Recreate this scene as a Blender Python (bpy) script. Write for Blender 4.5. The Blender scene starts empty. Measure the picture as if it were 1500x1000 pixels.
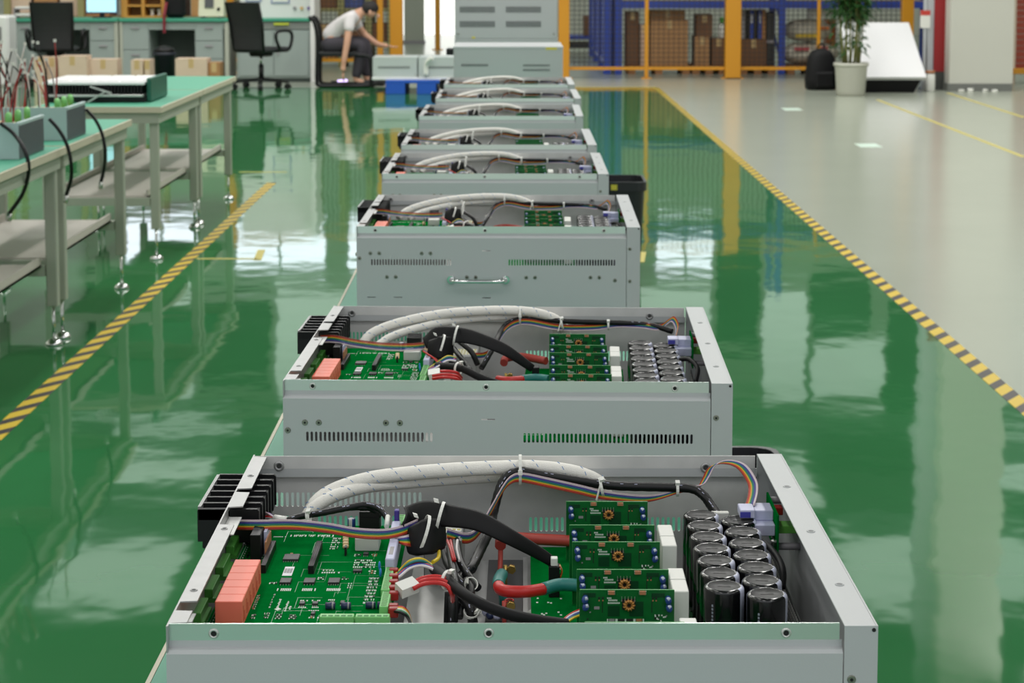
import bpy, bmesh, math, random
from mathutils import Vector, Matrix
random.seed(7)
C = bpy.context.scene.collection
SC = bpy.context.scene
R = math.radians
# ------------------------------------------------------------------ camera
F_PX, PITCH, CAM_H = 2800.0, R(5.5), 1.5
Y0 = -55 + F_PX * math.tan(PITCH)
cam_d = bpy.data.cameras.new('camera')
cam_d.sensor_width = 36.0
cam_d.lens = F_PX / 1500 * 36
cam_d.shift_y = (Y0 - 500) / 1500
cam_d.clip_start, cam_d.clip_end = 0.05, 200
cam_d.dof.use_dof = True
cam_d.dof.focus_distance = 2.05
cam_d.dof.aperture_fstop = 18
cam = bpy.data.objects.new('camera', cam_d)
C.objects.link(cam)
cam.location = (0, 0, CAM_H)
cam.rotation_euler = (R(90) - PITCH, 0, 0)
SC.camera = cam
# ------------------------------------------------------------------ world, light, exposure
w = bpy.data.worlds.new('world')
SC.world = w
w.use_nodes = True
bg = w.node_tree.nodes['Background']
bg.inputs[0].default_value = (0.93, 0.97, 1.0, 1)
bg.inputs[1].default_value = 0.64
SC.view_settings.view_transform = 'Standard'
SC.view_settings.look = 'None'
SC.view_settings.gamma = 1
SC.view_settings.use_curve_mapping = False
SC.view_settings.exposure = 0.18
def area(x, y, z, sx, sy, power, col=(1.0, 0.985, 0.95)):
    l = bpy.data.lights.new('ceiling_lamp', 'AREA')
    l.shape = 'RECTANGLE'; l.size, l.size_y = sx, sy
    l.energy = power; l.color = col
    o = bpy.data.objects.new('ceiling_lamp', l)
    C.objects.link(o); o.location = (x, y, z)
    return o
CEIL = 8.0
for lx in (-6.6, -2.2, 2.2, 6.6):
    for ly in (-2.5, 3.5, 9.5, 15.5, 21.0):
        area(lx, ly, CEIL - 0.55, 0.6, 3.4, 56 if ly < 8 else 155)

# ------------------------------------------------------------------ pixel -> world helpers (photo frame 1500 x 1000)
CP, SP = math.cos(PITCH), math.sin(PITCH)
def ray(x, y):
    a = (x - 750) / F_PX; b = -(y - Y0) / F_PX
    return Vector((a, CP + b * SP, -SP + b * CP))
CAMP = Vector((0, 0, CAM_H))
def onz(x, y, z):
    r = ray(x, y); return CAMP + r * ((z - CAM_H) / r.z)
def at(x, y, Y):
    r = ray(x, y); return CAMP + r * (Y / r.y)
# ------------------------------------------------------------------ materials
def lin(c):
    return tuple((v / 255 / 12.92) if v / 255 <= 0.04045 else ((v / 255 + 0.055) / 1.055) ** 2.4 for v in c)
MATS = {}
def M(name, rgb=None, rough=0.5, metal=0.0, var=None, bump=None, coat=0.0, emit=None, spec=None, trans=0.0, alpha=None):
    if name in MATS: return MATS[name]
    m = bpy.data.materials.new(name); m.use_nodes = True
    nt = m.node_tree; b = nt.nodes['Principled BSDF']
    col = lin(rgb)
    b.inputs['Base Color'].default_value = (*col, 1)
    b.inputs['Roughness'].default_value = rough
    b.inputs['Metallic'].default_value = metal
    if coat: b.inputs['Coat Weight'].default_value = coat; b.inputs['Coat Roughness'].default_value = 0.08
    if spec is not None: b.inputs['Specular IOR Level'].default_value = spec
    if trans: b.inputs['Transmission Weight'].default_value = trans
    if alpha is not None: b.inputs['Alpha'].default_value = alpha
    if emit: b.inputs['Emission Color'].default_value = (*col, 1); b.inputs['Emission Strength'].default_value = emit
    if var or bump:
        tc = nt.nodes.new('ShaderNodeTexCoord')
        if var:
            n = nt.nodes.new('ShaderNodeTexNoise'); n.inputs['Scale'].default_value = var[0]; n.inputs['Detail'].default_value = 4
            nt.links.new(tc.outputs['Object'], n.inputs['Vector'])
            mx = nt.nodes.new('ShaderNodeMix'); mx.data_type = 'RGBA'
            mx.inputs[6].default_value = (*[v * (1 - var[1]) for v in col], 1)
            mx.inputs[7].default_value = (*[min(1, v * (1 + var[1])) for v in col], 1)
            nt.links.new(n.outputs['Fac'], mx.inputs[0]); nt.links.new(mx.outputs[2], b.inputs['Base Color'])
        if bump:
            n2 = nt.nodes.new('ShaderNodeTexNoise'); n2.inputs['Scale'].default_value = bump[0]; n2.inputs['Detail'].default_value = 3
            nt.links.new(tc.outputs['Object'], n2.inputs['Vector'])
            bp = nt.nodes.new('ShaderNodeBump'); bp.inputs['Strength'].default_value = bump[1]; bp.inputs['Distance'].default_value = 0.002
            nt.links.new(n2.outputs['Fac'], bp.inputs['Height']); nt.links.new(bp.outputs['Normal'], b.inputs['Normal'])
    MATS[name] = m
    return m
paint = M('grey_paint', (184, 187, 188), 0.40, bump=(900, 0.06))
galv = M('galvanised_steel', (172, 172, 172), 0.42, 0.6, var=(60, 0.10))
galv_in = M('galvanised_inside', (214, 214, 212), 0.5, 0.2, var=(40, 0.12))
dsteel = M('dark_steel', (92, 92, 92), 0.4, 0.7, var=(50, 0.15))
chrome = M('chrome', (225, 225, 225), 0.08, 1.0)
blk = M('black_plastic', (20, 20, 22), 0.42, spec=0.35)
blkg = M('black_gloss', (16, 16, 19), 0.16, coat=0.4)
blkr = M('black_rubber', (20, 20, 22), 0.6, spec=0.25)
captop = M('capacitor_end', (74, 74, 74), 0.5, 0.3)
lav = M('lavender_plastic', (196, 198, 226), 0.4)
pcb = M('board_green', (4, 108, 44), 0.5, var=(120, 0.18), spec=0.0)
loomk = M('loom_black', (17, 17, 19), 0.42, spec=0.4)
strip_m = M('bright_strip', (222, 232, 227), 0.28, 0.95)
pcbd = M('board_dark_green', (10, 98, 42), 0.35, var=(90, 0.25))
pcbe = M('board_edge_green', (70, 150, 80), 0.4)
relayo = M('relay_orange', (246, 122, 98), 0.42)
relays = M('relay_seam', (205, 80, 60), 0.5)
tgreen = M('terminal_green', (62, 130, 48), 0.4)
lgreen = M('pale_terminal_green', (128, 200, 122), 0.4)
white = M('white_nylon', (232, 232, 226), 0.4)
whiteb = M('white_block', (222, 222, 216), 0.45)
sleeve = M('white_sleeving', (238, 235, 228), 0.6, var=(160, 0.08), bump=(700, 0.3))
bluet = M('blue_trace_thread', (110, 150, 200), 0.6)
red = M('red_wire', (196, 36, 34), 0.35)
redd = M('rust_red_sleeve', (176, 66, 56), 0.45)
teal = M('teal_shrink', (36, 122, 116), 0.45)
yel = M('yellow_wire', (220, 190, 40), 0.4)
blu = M('blue_wire', (50, 70, 160), 0.4)
grn = M('green_wire', (40, 140, 90), 0.4)
org = M('orange_wire', (214, 110, 40), 0.4)
brn = M('brown_wire', (140, 66, 40), 0.4)
gry = M('grey_wire', (150, 146, 150), 0.4)
vio = M('violet_wire', (110, 84, 150), 0.4)
wht = M('white_wire', (226, 220, 220), 0.4)
pnk = M('pink_wire', (214, 190, 196), 0.4)
copper = M('copper_winding', (176, 120, 62), 0.35, 0.5)
brass = M('brass', (190, 160, 90), 0.3, 0.9)
bluec = M('blue_capacitor', (48, 74, 140), 0.3)
bluebr = M('bright_blue', (40, 130, 205), 0.35)
tan = M('tan_component', (178, 120, 84), 0.5)
silk = M('silkscreen_white', (216, 224, 216), 0.6)
chipb = M('chip_black', (36, 36, 38), 0.45)
tin = M('tinned_lead', (210, 210, 206), 0.3, 0.8)
# ------------------------------------------------------------------ mesh builder
def cat(pts, n=6):
    P = [Vector(p) for p in pts]
    if len(P) < 3: return P
    out = []
    for i in range(len(P) - 1):
        p0 = P[i - 1] if i else P[0] * 2 - P[1]
        p1, p2 = P[i], P[i + 1]
        p3 = P[i + 2] if i + 2 < len(P) else P[-1] * 2 - P[-2]
        for k in range(n):
            t = k / n
            out.append(0.5 * ((2 * p1) + (p2 - p0) * t + (2 * p0 - 5 * p1 + 4 * p2 - p3) * t * t + (3 * p1 - p0 - 3 * p2 + p3) * t ** 3))
    out.append(P[-1])
    return out
class MB:
    def __init__(s):
        s.v, s.f, s.mi, s.sm, s.m = [], [], [], [], 0
    def add(s, vs, fs, smooth=False):
        o = len(s.v); s.v += [tuple(x) for x in vs]
        for f in fs:
            s.f.append([i + o for i in f]); s.mi.append(s.m); s.sm.append(smooth)
        return s
    def box(s, a, b, bev=0.0):
        x0, x1 = sorted((a[0], b[0])); y0, y1 = sorted((a[1], b[1])); z0, z1 = sorted((a[2], b[2]))
        if not bev:
            return s.add([(x0, y0, z0), (x1, y0, z0), (x1, y1, z0), (x0, y1, z0), (x0, y0, z1), (x1, y0, z1), (x1, y1, z1), (x0, y1, z1)],
                         [(0, 3, 2, 1), (4, 5, 6, 7), (0, 1, 5, 4), (1, 2, 6, 5), (2, 3, 7, 6), (3, 0, 4, 7)])
        e = min(bev, (x1 - x0) * .45, (y1 - y0) * .45, (z1 - z0) * .45)
        bm = bmesh.new(); bmesh.ops.create_cube(bm, size=1)
        for q in bm.verts:
            q.co = Vector(((x0 + x1) / 2 + q.co.x * (x1 - x0), (y0 + y1) / 2 + q.co.y * (y1 - y0), (z0 + z1) / 2 + q.co.z * (z1 - z0)))
        bmesh.ops.bevel(bm, geom=list(bm.edges), offset=e, segments=1, profile=.5, affect='EDGES')
        bm.verts.index_update()
        s.add([q.co.copy() for q in bm.verts], [[q.index for q in f.verts] for f in bm.faces]); bm.free()
        return s
    def obox(s, c, ax, ay, az):
        c, ax, ay, az = map(Vector, (c, ax, ay, az))
        vs = [c + ax * i + ay * j + az * k for k in (-1, 1) for (i, j) in ((-1, -1), (1, -1), (1, 1), (-1, 1))]
        return s.add(vs, [(0, 3, 2, 1), (4, 5, 6, 7), (0, 1, 5, 4), (1, 2, 6, 5), (2, 3, 7, 6), (3, 0, 4, 7)])
    def bar(s, p0, p1, wx, wz, up=(0, 0, 1)):
        p0, p1 = Vector(p0), Vector(p1); d = p1 - p0; l = d.length; d.normalize()
        u = Vector(up)
        if abs(d.dot(u)) > .98: u = Vector((0, 1, 0))
        sx = d.cross(u).normalized(); sz = sx.cross(d).normalized()
        return s.obox((p0 + p1) / 2, sx * wx / 2, d * l / 2, sz * wz / 2)
    def tube(s, pts, r, seg=8, n=0, cap=True):
        P = cat(pts, n) if n else [Vector(p) for p in pts]
        N = len(P)
        rr = [r] * N if not isinstance(r, (list, tuple)) else [r[min(len(r) - 1, int(i * len(r) / N))] for i in range(N)]
        vs, fs = [], []
        t = (P[1] - P[0]).normalized()
        a = t.orthogonal().normalized()
        for i in range(N):
            tn = (P[min(i + 1, N - 1)] - P[max(i - 1, 0)])
            tn = tn.normalized() if tn.length > 1e-9 else t
            a = (a - tn * a.dot(tn))
            a = a.normalized() if a.length > 1e-6 else tn.orthogonal().normalized()
            b = tn.cross(a)
            for k in range(seg):
                g = 2 * math.pi * k / seg
                vs.append(P[i] + (a * math.cos(g) + b * math.sin(g)) * rr[i])
        for i in range(N - 1):
            for k in range(seg):
                k2 = (k + 1) % seg
                fs.append((i * seg + k, i * seg + k2, (i + 1) * seg + k2, (i + 1) * seg + k))
        s.add(vs, fs, True)
        if cap:
            o = len(s.v) - len(vs)
            for base, rev in ((o, True), (o + (N - 1) * seg, False)):
                fc = [base + k for k in range(seg)]
                s.f.append(fc[::-1] if rev else fc); s.mi.append(s.m); s.sm.append(False)
        return s
    def cyl(s, p0, p1, r, seg=14, r1=None):
        p0, p1 = Vector(p0), Vector(p1); r1 = r if r1 is None else r1
        t = (p1 - p0).normalized(); a = t.orthogonal().normalized(); b = t.cross(a)
        vs = []
        for p, q in ((p0, r), (p1, r1)):
            for k in range(seg):
                g = 2 * math.pi * k / seg; vs.append(p + (a * math.cos(g) + b * math.sin(g)) * q)
        s.add(vs, [(k, (k + 1) % seg, seg + (k + 1) % seg, seg + k) for k in range(seg)], True)
        o = len(s.v) - 2 * seg
        for fc in ([o + k for k in range(seg)][::-1], [o + seg + k for k in range(seg)]):
            s.f.append(fc); s.mi.append(s.m); s.sm.append(False)
        return s
    def lathe(s, prof, c, seg=20, mats=None, sm=True):
        # prof: list of (radius, z); mats(i, k) -> material index
        c = Vector(c); o = len(s.v)
        for (r, z) in prof:
            for k in range(seg):
                g = 2 * math.pi * k / seg
                s.v.append((c.x + r * math.cos(g), c.y + r * math.sin(g), c.z + z))
        for i in range(len(prof) - 1):
            for k in range(seg):
                k2 = (k + 1) % seg
                s.f.append([o + i * seg + k, o + i * seg + k2, o + (i + 1) * seg + k2, o + (i + 1) * seg + k])
                s.mi.append(mats(i, k) if mats else s.m); s.sm.append(sm)
        for base, rev in ((o, True), (o + (len(prof) - 1) * seg, False)):
            fc = [base + k for k in range(seg)]
            s.f.append(fc[::-1] if rev else fc); s.mi.append(mats(-1 if rev else -2, 0) if mats else s.m); s.sm.append(False)
        return s
    def prism(s, poly, vec):
        P = [Vector(p) for p in poly]; vec = Vector(vec); n = len(P)
        vs = P + [p + vec for p in P]
        fs = [tuple(range(n))[::-1], tuple(range(n, 2 * n))] + [(k, (k + 1) % n, n + (k + 1) % n, n + k) for k in range(n)]
        return s.add(vs, fs)
    def ell(s, c, rx, ry=None, rz=None, seg=10, rings=6):
        ry = rx if ry is None else ry; rz = rx if rz is None else rz
        c = Vector(c); vs = [(c.x, c.y, c.z + rz)]; fs = []
        for i in range(1, rings):
            t = math.pi * i / rings
            for k in range(seg):
                g = 2 * math.pi * k / seg
                vs.append((c.x + rx * math.sin(t) * math.cos(g), c.y + ry * math.sin(t) * math.sin(g), c.z + rz * math.cos(t)))
        vs.append((c.x, c.y, c.z - rz)); last = len(vs) - 1
        for k in range(seg):
            k2 = (k + 1) % seg
            fs.append((0, 1 + k, 1 + k2)); fs.append((last, last - seg + k2, last - seg + k))
            for i in range(rings - 2):
                a = 1 + i * seg
                fs.append((a + k, a + seg + k, a + seg + k2, a + k2))
        return s.add(vs, fs, True)
    def torus(s, c, R_, r, axis=(0, 1, 0), seg=20, rs=8, sx=1, sy=1):
        ax = Vector(axis).normalized(); a = ax.orthogonal().normalized(); b = ax.cross(a); c = Vector(c)
        vs, fs = [], []
        for i in range(seg):
            g = 2 * math.pi * i / seg; d = a * math.cos(g) * sx + b * math.sin(g) * sy
            dn = d.normalized()
            for k in range(rs):
                h = 2 * math.pi * k / rs
                vs.append(c + d * R_ + dn * r * math.cos(h) + ax * r * math.sin(h))
        for i in range(seg):
            for k in range(rs):
                fs.append((i * rs + k, ((i + 1) % seg) * rs + k, ((i + 1) % seg) * rs + (k + 1) % rs, i * rs + (k + 1) % rs))
        return s.add(vs, fs, True)
    def mesh(s, name, mats):
        me = bpy.data.meshes.new(name)
        me.from_pydata(s.v, [], s.f)
        for m in (mats if isinstance(mats, (list, tuple)) else [mats]): me.materials.append(m)
        me.polygons.foreach_set('material_index', s.mi)
        me.polygons.foreach_set('use_smooth', s.sm)
        bm = bmesh.new(); bm.from_mesh(me); bmesh.ops.recalc_face_normals(bm, faces=bm.faces); bm.to_mesh(me); bm.free()
        me.update()
        return me
    def build(s, name, mats, parent=None, loc=None, rot=None):
        return link(name, s.mesh(name, mats), parent, loc, rot)
def link(name, me, parent=None, loc=None, rot=None):
    o = bpy.data.objects.new(name, me); C.objects.link(o)
    if parent: o.parent = parent
    if loc is not None: o.location = loc
    if rot is not None: o.rotation_euler = rot
    return o
def tag(o, label=None, category=None, group=None, kind=None):
    if label: o['label'] = label
    if category: o['category'] = category
    if group: o['group'] = group
    if kind: o['kind'] = kind
    return o
def thing(name, label, category, loc=(0, 0, 0), rz=0.0, group=None):
    o = bpy.data.objects.new(name, None); C.objects.link(o)
    o.empty_display_size = 0.05
    o.location = loc; o.rotation_euler = (0, 0, rz)
    return tag(o, label, category, group)
def struct(name, mb, mats):
    return tag(mb.build(name, mats), kind='structure')
KIDS = {}
def kids(o): return list(o.children)
def dup(root, loc, rz, label, skip=()):
    r = root.copy(); C.objects.link(r); r.location = loc; r.rotation_euler = (0, 0, rz); r['label'] = label
    for ch in root.children:
        if ch.name.split('.')[0] in skip: continue
        c = ch.copy(); C.objects.link(c); c.parent = r
        for g in ch.children:
            if g.name.split('.')[0] in skip: continue
            d = g.copy(); C.objects.link(d); d.parent = c
    return r
def slot(cx, cy, wx, wy, n=3):
    # rounded vertical slot outline (2D)
    r = wx / 2; pts = []
    for k in range(n + 1):
        g = math.pi * k / n; pts.append((cx + r * math.cos(g), cy + wy / 2 - r + r * math.sin(g)))
    for k in range(n + 1):
        g = math.pi + math.pi * k / n; pts.append((cx + r * math.cos(g), cy - wy / 2 + r + r * math.sin(g)))
    return pts
def circ(cx, cy, r, n=10):
    return [(cx + r * math.cos(2 * math.pi * k / n), cy + r * math.sin(2 * math.pi * k / n)) for k in range(n)]
def plate(name, outline, holes, th, mat):
    """flat plate with real holes, in local XY, thickness th along Z (centred)"""
    cu = bpy.data.curves.new(name, 'CURVE'); cu.dimensions = '2D'; cu.fill_mode = 'BOTH'; cu.extrude = th / 2
    for loop in [outline] + holes:
        sp = cu.splines.new('POLY'); sp.points.add(len(loop) - 1)
        for p, q in zip(sp.points, loop): p.co = (q[0], q[1], 0, 1)
        sp.use_cyclic_u = True
    ob = bpy.data.objects.new(name, cu); C.objects.link(ob)
    dg = bpy.context.evaluated_depsgraph_get()
    me = bpy.data.meshes.new_from_object(ob.evaluated_get(dg))
    bpy.data.objects.remove(ob); bpy.data.curves.remove(cu)
    me.name = name; me.materials.clear(); me.materials.append(mat)
    for p in me.polygons: p.use_smooth = False
    return me
# ------------------------------------------------------------------ setting: floor, walls, ceiling
def floor_mat(name, rgb, rough, spec, waves, var):
    m = bpy.data.materials.new(name); m.use_nodes = True
    nt = m.node_tree; b = nt.nodes['Principled BSDF']
    tc = nt.nodes.new('ShaderNodeTexCoord')
    n = nt.nodes.new('ShaderNodeTexNoise'); n.inputs['Scale'].default_value = 0.9; n.inputs['Detail'].default_value = 5
    nt.links.new(tc.outputs['Object'], n.inputs['Vector'])
    c = lin(rgb)
    mx = nt.nodes.new('ShaderNodeMix'); mx.data_type = 'RGBA'
    mx.inputs[6].default_value = (*[v * (1 - var) for v in c], 1); mx.inputs[7].default_value = (*[v * (1 + var) for v in c], 1)
    nt.links.new(n.outputs['Fac'], mx.inputs[0]); nt.links.new(mx.outputs[2], b.inputs['Base Color'])
    b.inputs['Roughness'].default_value = rough
    b.inputs['IOR'].default_value = spec
    mp = nt.nodes.new('ShaderNodeMapping'); mp.inputs['Scale'].default_value = (1, 0.75, 1)
    nt.links.new(tc.outputs['Object'], mp.inputs['Vector'])
    prev = None
    for sc, dist in waves:
        n2 = nt.nodes.new('ShaderNodeTexNoise'); n2.inputs['Scale'].default_value = sc; n2.inputs['Detail'].default_value = 1.0
        nt.links.new(mp.outputs[0], n2.inputs['Vector'])
        bp = nt.nodes.new('ShaderNodeBump'); bp.inputs['Strength'].default_value = 1.0; bp.inputs['Distance'].default_value = dist
        nt.links.new(n2.outputs['Fac'], bp.inputs['Height'])
        if prev: nt.links.new(prev.outputs['Normal'], bp.inputs['Normal'])
        prev = bp
    nt.links.new(prev.outputs['Normal'], b.inputs['Normal'])
    return m
epoxy = floor_mat('green_epoxy', (50, 116, 68), 0.045, 1.52, [(1.1, 0.0030), (3.6, 0.0016), (11, 0.00028)], 0.12)
greyfl = floor_mat('grey_epoxy', (166, 172, 158), 0.20, 1.42, [(2.0, 0.0015), (9, 0.0003)], 0.06)
GX0, GX1, GY0, GY1 = -8.0, 1.735, -3.0, 23.0
struct('floor', MB().box((GX0, GY0, -0.10), (GX1, GY1, 0)), epoxy)
f2 = MB()
f2.box((GX1, GY0, -0.10), (14, GY1, 0)); f2.box((-9, GY1, -0.10), (14, 42, 0)); f2.box((-9, GY0, -0.1), (GX0, GY1, 0))
struct('floor', f2, greyfl)
wallm = M('pale_wall', (214, 214, 204), 0.6)
ceilm = M('ceiling_grey', (120, 126, 124), 0.8)
frame_m = M('window_frame_white', (220, 222, 220), 0.5)
glow = M('daylight_pane', (236, 244, 255), 0.5, emit=1.9)
struct('wall_left', MB().box((-9.2, -3, 0), (-9, 42, CEIL)), wallm)
struct('wall_right', MB().box((14, -3, 0), (14.2, 42, CEIL)), wallm)
WB = 40.0
# back wall built round its openings: a daylight doorway and a row of high windows
wins = [(a, a + b_) for a, b_ in ((-8.2, 1.6), (-5.9, 2.0), (-3.5, 1.1), (-1.9, 2.4), (1.2, 1.5), (3.0, 1.3))]
WZ0, WZ1 = 3.8, 5.0
wb = MB()
DX0, DX1, DZ = at(618, 20, WB).x - 0.6, at(690, 20, WB).x, 2.6
wb.box((-9, WB, 0), (DX0, WB + .2, DZ)); wb.box((DX1, WB, 0), (14, WB + .2, DZ))
wb.box((-9, WB, DZ), (14, WB + .2, WZ0)); wb.box((-9, WB, WZ1), (14, WB + .2, CEIL))
px = -9
for a, b_ in wins:
    wb.box((px, WB, WZ0), (a, WB + .2, WZ1)); px = b_
wb.box((px, WB, WZ0), (14, WB + .2, WZ1))
struct('wall_back', wb, wallm)
for i, (a, b_) in enumerate(wins):
    f = MB()
    f.box((a, WB - .02, WZ0), (a + .06, WB + .1, WZ1)); f.box((b_ - .06, WB - .02, WZ0), (b_, WB + .1, WZ1))
    f.box((a + .06, WB - .02, WZ0), (b_ - .06, WB + .1, WZ0 + .06)); f.box((a + .06, WB - .02, WZ1 - .06), (b_ - .06, WB + .1, WZ1))
    f.box(((a + b_) / 2 - .03, WB - .02, WZ0 + .06), ((a + b_) / 2 + .03, WB + .1, WZ1 - .06))
    o = struct('window_%d' % (i + 1), f, frame_m)
    MB().box((a + .06, WB + .04, WZ0 + .06), (b_ - .06, WB + .06, WZ1 - .06)).build('pane', glow, o)
dj = MB(); dj.box((DX0 - .08, WB - .05, 0), (DX0, WB + .1, DZ)); dj.box((DX1, WB - .05, 0), (DX1 + .08, WB + .1, DZ)); dj.box((DX0 - .08, WB - .05, DZ), (DX1 + .08, WB + .1, DZ + .08))
d1 = struct('door_1', dj, frame_m)
MB().box((DX0, WB + .05, 0.0), (DX1, WB + .07, DZ)).build('daylight_pane', M('daylight_door', (250, 250, 246), 0.5, emit=1.3), d1)
cl = MB(); cl.box((-9.2, -3, CEIL), (14.2, 42.2, CEIL + .2))
struct('ceiling', cl, ceilm)
# unseen roof sheets, added to glow as pale patches in the floor reflection
sky = M('added_roof_glow', (226, 240, 232), 0.6, emit=0.85)
for i, (a, b_, c, d) in enumerate(((-8.6, -5.2, 26.6, 31.0), (-4.6, -1.2, 25.0, 29.6), (-4.2, -1.4, 33.2, 37.5), (-8.2, -5.6, 34.2, 38.6), (1.0, 3.6, 26.2, 30.6), (5.2, 8.6, 27.4, 31.4), (3.0, 5.6, 33.0, 37.6), (8.2, 11.6, 33.8, 38.4), (10, 13, 26.4, 30.2))):
    t = MB(); t.box((a, c, CEIL - .03), (b_, d, CEIL - .001)); struct('window_%d' % (i + 20), t, sky)
frost = M('added_frost_glow', (224, 238, 230), 0.6, emit=0.62)  # unseen glowing panes, added to brighten the upper wall in the floor reflection
for i, (a, b_) in enumerate(((-8.0, -6.8), (-5.0, -3.4), (-3.1, -1.4), (-1.1, .9), (1.2, 2.4), (2.7, 4.2), (5.35, 6.25), (6.4, 7.9), (9.4, 11.2), (11.6, 13.4))):
    c = 6.5 if 6.3 < a < 7 else 5.35
    f = MB(); f.box((a - .05, WB - .03, c - .05), (b_ + .05, WB - .001, c)); f.box((a - .05, WB - .03, 7.8), (b_ + .05, WB - .001, 7.85)); f.box((a - .05, WB - .03, c), (a, WB - .001, 7.8)); f.box((b_, WB - .03, c), (b_ + .05, WB - .001, 7.8))
    o = struct('window_%d' % (i + 40), f, frame_m); MB().box((a, WB - .02, c), (b_, WB - .005, 7.8)).build('added_glow_pane', frost, o)
louv = M('added_louvre_dark', (52, 58, 56), .6)  # unseen dark panels, added to put dark patches into the floor reflection
for i, (a, b_, c, d) in enumerate(((4.4, 5.2, 4.2, 6.6), (6.4, 7.5, 5.1, 6.3), (8.0, 9.2, 5.6, 7.9), (-6.6, -5.2, 5.6, 7.4), (-9, -8.2, 5.2, 7.8))):
    t = MB()
    for k in range(int((d - c) / .16)): t.box((a, WB - .06, c + k * .16), (b_, WB - .001, c + k * .16 + .13))
    o = struct('trim_%d' % (i + 30), MB().box((a - .05, WB - .03, c - .05), (b_ + .05, WB - .0005, d + .03)), louv)
    tag(t.build('added_louvre_blade', louv, o), kind='stuff')
for i, y in enumerate((1, 6, 11, 16, 21, 26, 31, 36)):
    t = MB(); t.box((-9, y - .12, CEIL - .5), (14, y + .12, CEIL)); struct('trim_%d' % (i + 10), t, M('roof_beam', (92, 98, 98), 0.6))
# floor markings: flat printed tape
def hazard_mat():
    m = bpy.data.materials.new('hazard_tape_print'); m.use_nodes = True
    nt = m.node_tree; b = nt.nodes['Principled BSDF']; b.inputs['Roughness'].default_value = 0.4
    tc = nt.nodes.new('ShaderNodeTexCoord'); sp = nt.nodes.new('ShaderNodeSeparateXYZ')
    nt.links.new(tc.outputs['Object'], sp.inputs[0])
    ad = nt.nodes.new('ShaderNodeMath'); ad.operation = 'MULTIPLY_ADD'; ad.inputs[1].default_value = -1.5
    nt.links.new(sp.outputs['X'], ad.inputs[0]); nt.links.new(sp.outputs['Y'], ad.inputs[2])
    mu = nt.nodes.new('ShaderNodeMath'); mu.operation = 'MULTIPLY'; mu.inputs[1].default_value = 1 / 0.178
    nt.links.new(ad.outputs[0], mu.inputs[0])
    fr = nt.nodes.new('ShaderNodeMath'); fr.operation = 'FRACT'; nt.links.new(mu.outputs[0], fr.inputs[0])
    gt = nt.nodes.new('ShaderNodeMath'); gt.operation = 'GREATER_THAN'; gt.inputs[1].default_value = 0.56
    nt.links.new(fr.outputs[0], gt.inputs[0])
    mx = nt.nodes.new('ShaderNodeMix'); mx.data_type = 'RGBA'
    mx.inputs[6].default_value = (*lin((208, 178, 40)), 1); mx.inputs[7].default_value = (*lin((50, 44, 46)), 1)
    nt.links.new(gt.outputs[0], mx.inputs[0]); nt.links.new(mx.outputs[2], b.inputs['Base Color'])
    return m
hz = hazard_mat()
for nm, x, y0_, y1_, lab in (('hazard_tape', -1.645, -2.5, 13.0, 'yellow and black striped floor tape along the foot of the workbenches on the left'),
                             ('hazard_tape', 1.735, -2.5, 23.0, 'yellow and black striped floor tape between the green floor and the grey floor')):
    o = MB().box((-0.033, 0, 0.0002), (0.033, y1_ - y0_, 0.0012)).build(nm, hz, None, (x, y0_, 0)); tag(o, lab, 'floor tape', None)
yl = M('yellow_floor_line', (196, 184, 96), 0.5)
def line(p, q, w_, lab):
    p, q = Vector(p), Vector(q); p.z = q.z = 0
    d = (q - p).normalized(); s_ = Vector((-d.y, d.x, 0)) * w_ / 2
    o = MB().prism([p - s_ + Vector((0, 0, .0003)), q - s_ + Vector((0, 0, .0003)), q + s_ + Vector((0, 0, .0003)), p + s_ + Vector((0, 0, .0003))], (0, 0, .001)).build('floor_line', yl)
    tag(o, lab, 'floor line')
line((GX1 + .0, 23.05, 0), (0.2, 23.05, 0), .06, 'yellow line along the far edge of the green floor behind the chassis row')
line(onz(288, 379, 0), onz(378, 379, 0), .03, 'thin yellow line across the green floor beside the second workbench')
line(onz(377, 381, 0), onz(383, 366, 0), .04, 'short yellow tick at the end of the thin yellow line')
line(onz(938, 384, 0), onz(941, 369, 0), .04, 'short yellow tick beside the chassis with the chrome handle')
line(onz(1285, 146, 0), onz(1500, 230, 0), .04, 'yellow line on the grey floor running from the flower pot to the right')
line(onz(1388, 136, 0), onz(1500, 172, 0), .045, 'yellow line on the grey floor running from the red column to the right')
line(onz(350, 252, 0), onz(420, 252, 0), .03, 'thin yellow line across the green floor beside the farthest workbench')
for x_, y_, lab in ((1272, 213, 'pale green rectangular sticker on the grey floor right of the hazard tape'), (1160, 160, 'small white sticker on the grey floor in front of the mesh fence')):
    p = onz(x_, y_, 0); o = MB().box((-.09, -.16, .0002), (.09, .16, .0012)).build('floor_sticker', M('sticker_pale', (206, 226, 212), .4), None, (p.x, p.y, 0)); tag(o, lab, 'sticker')
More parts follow.
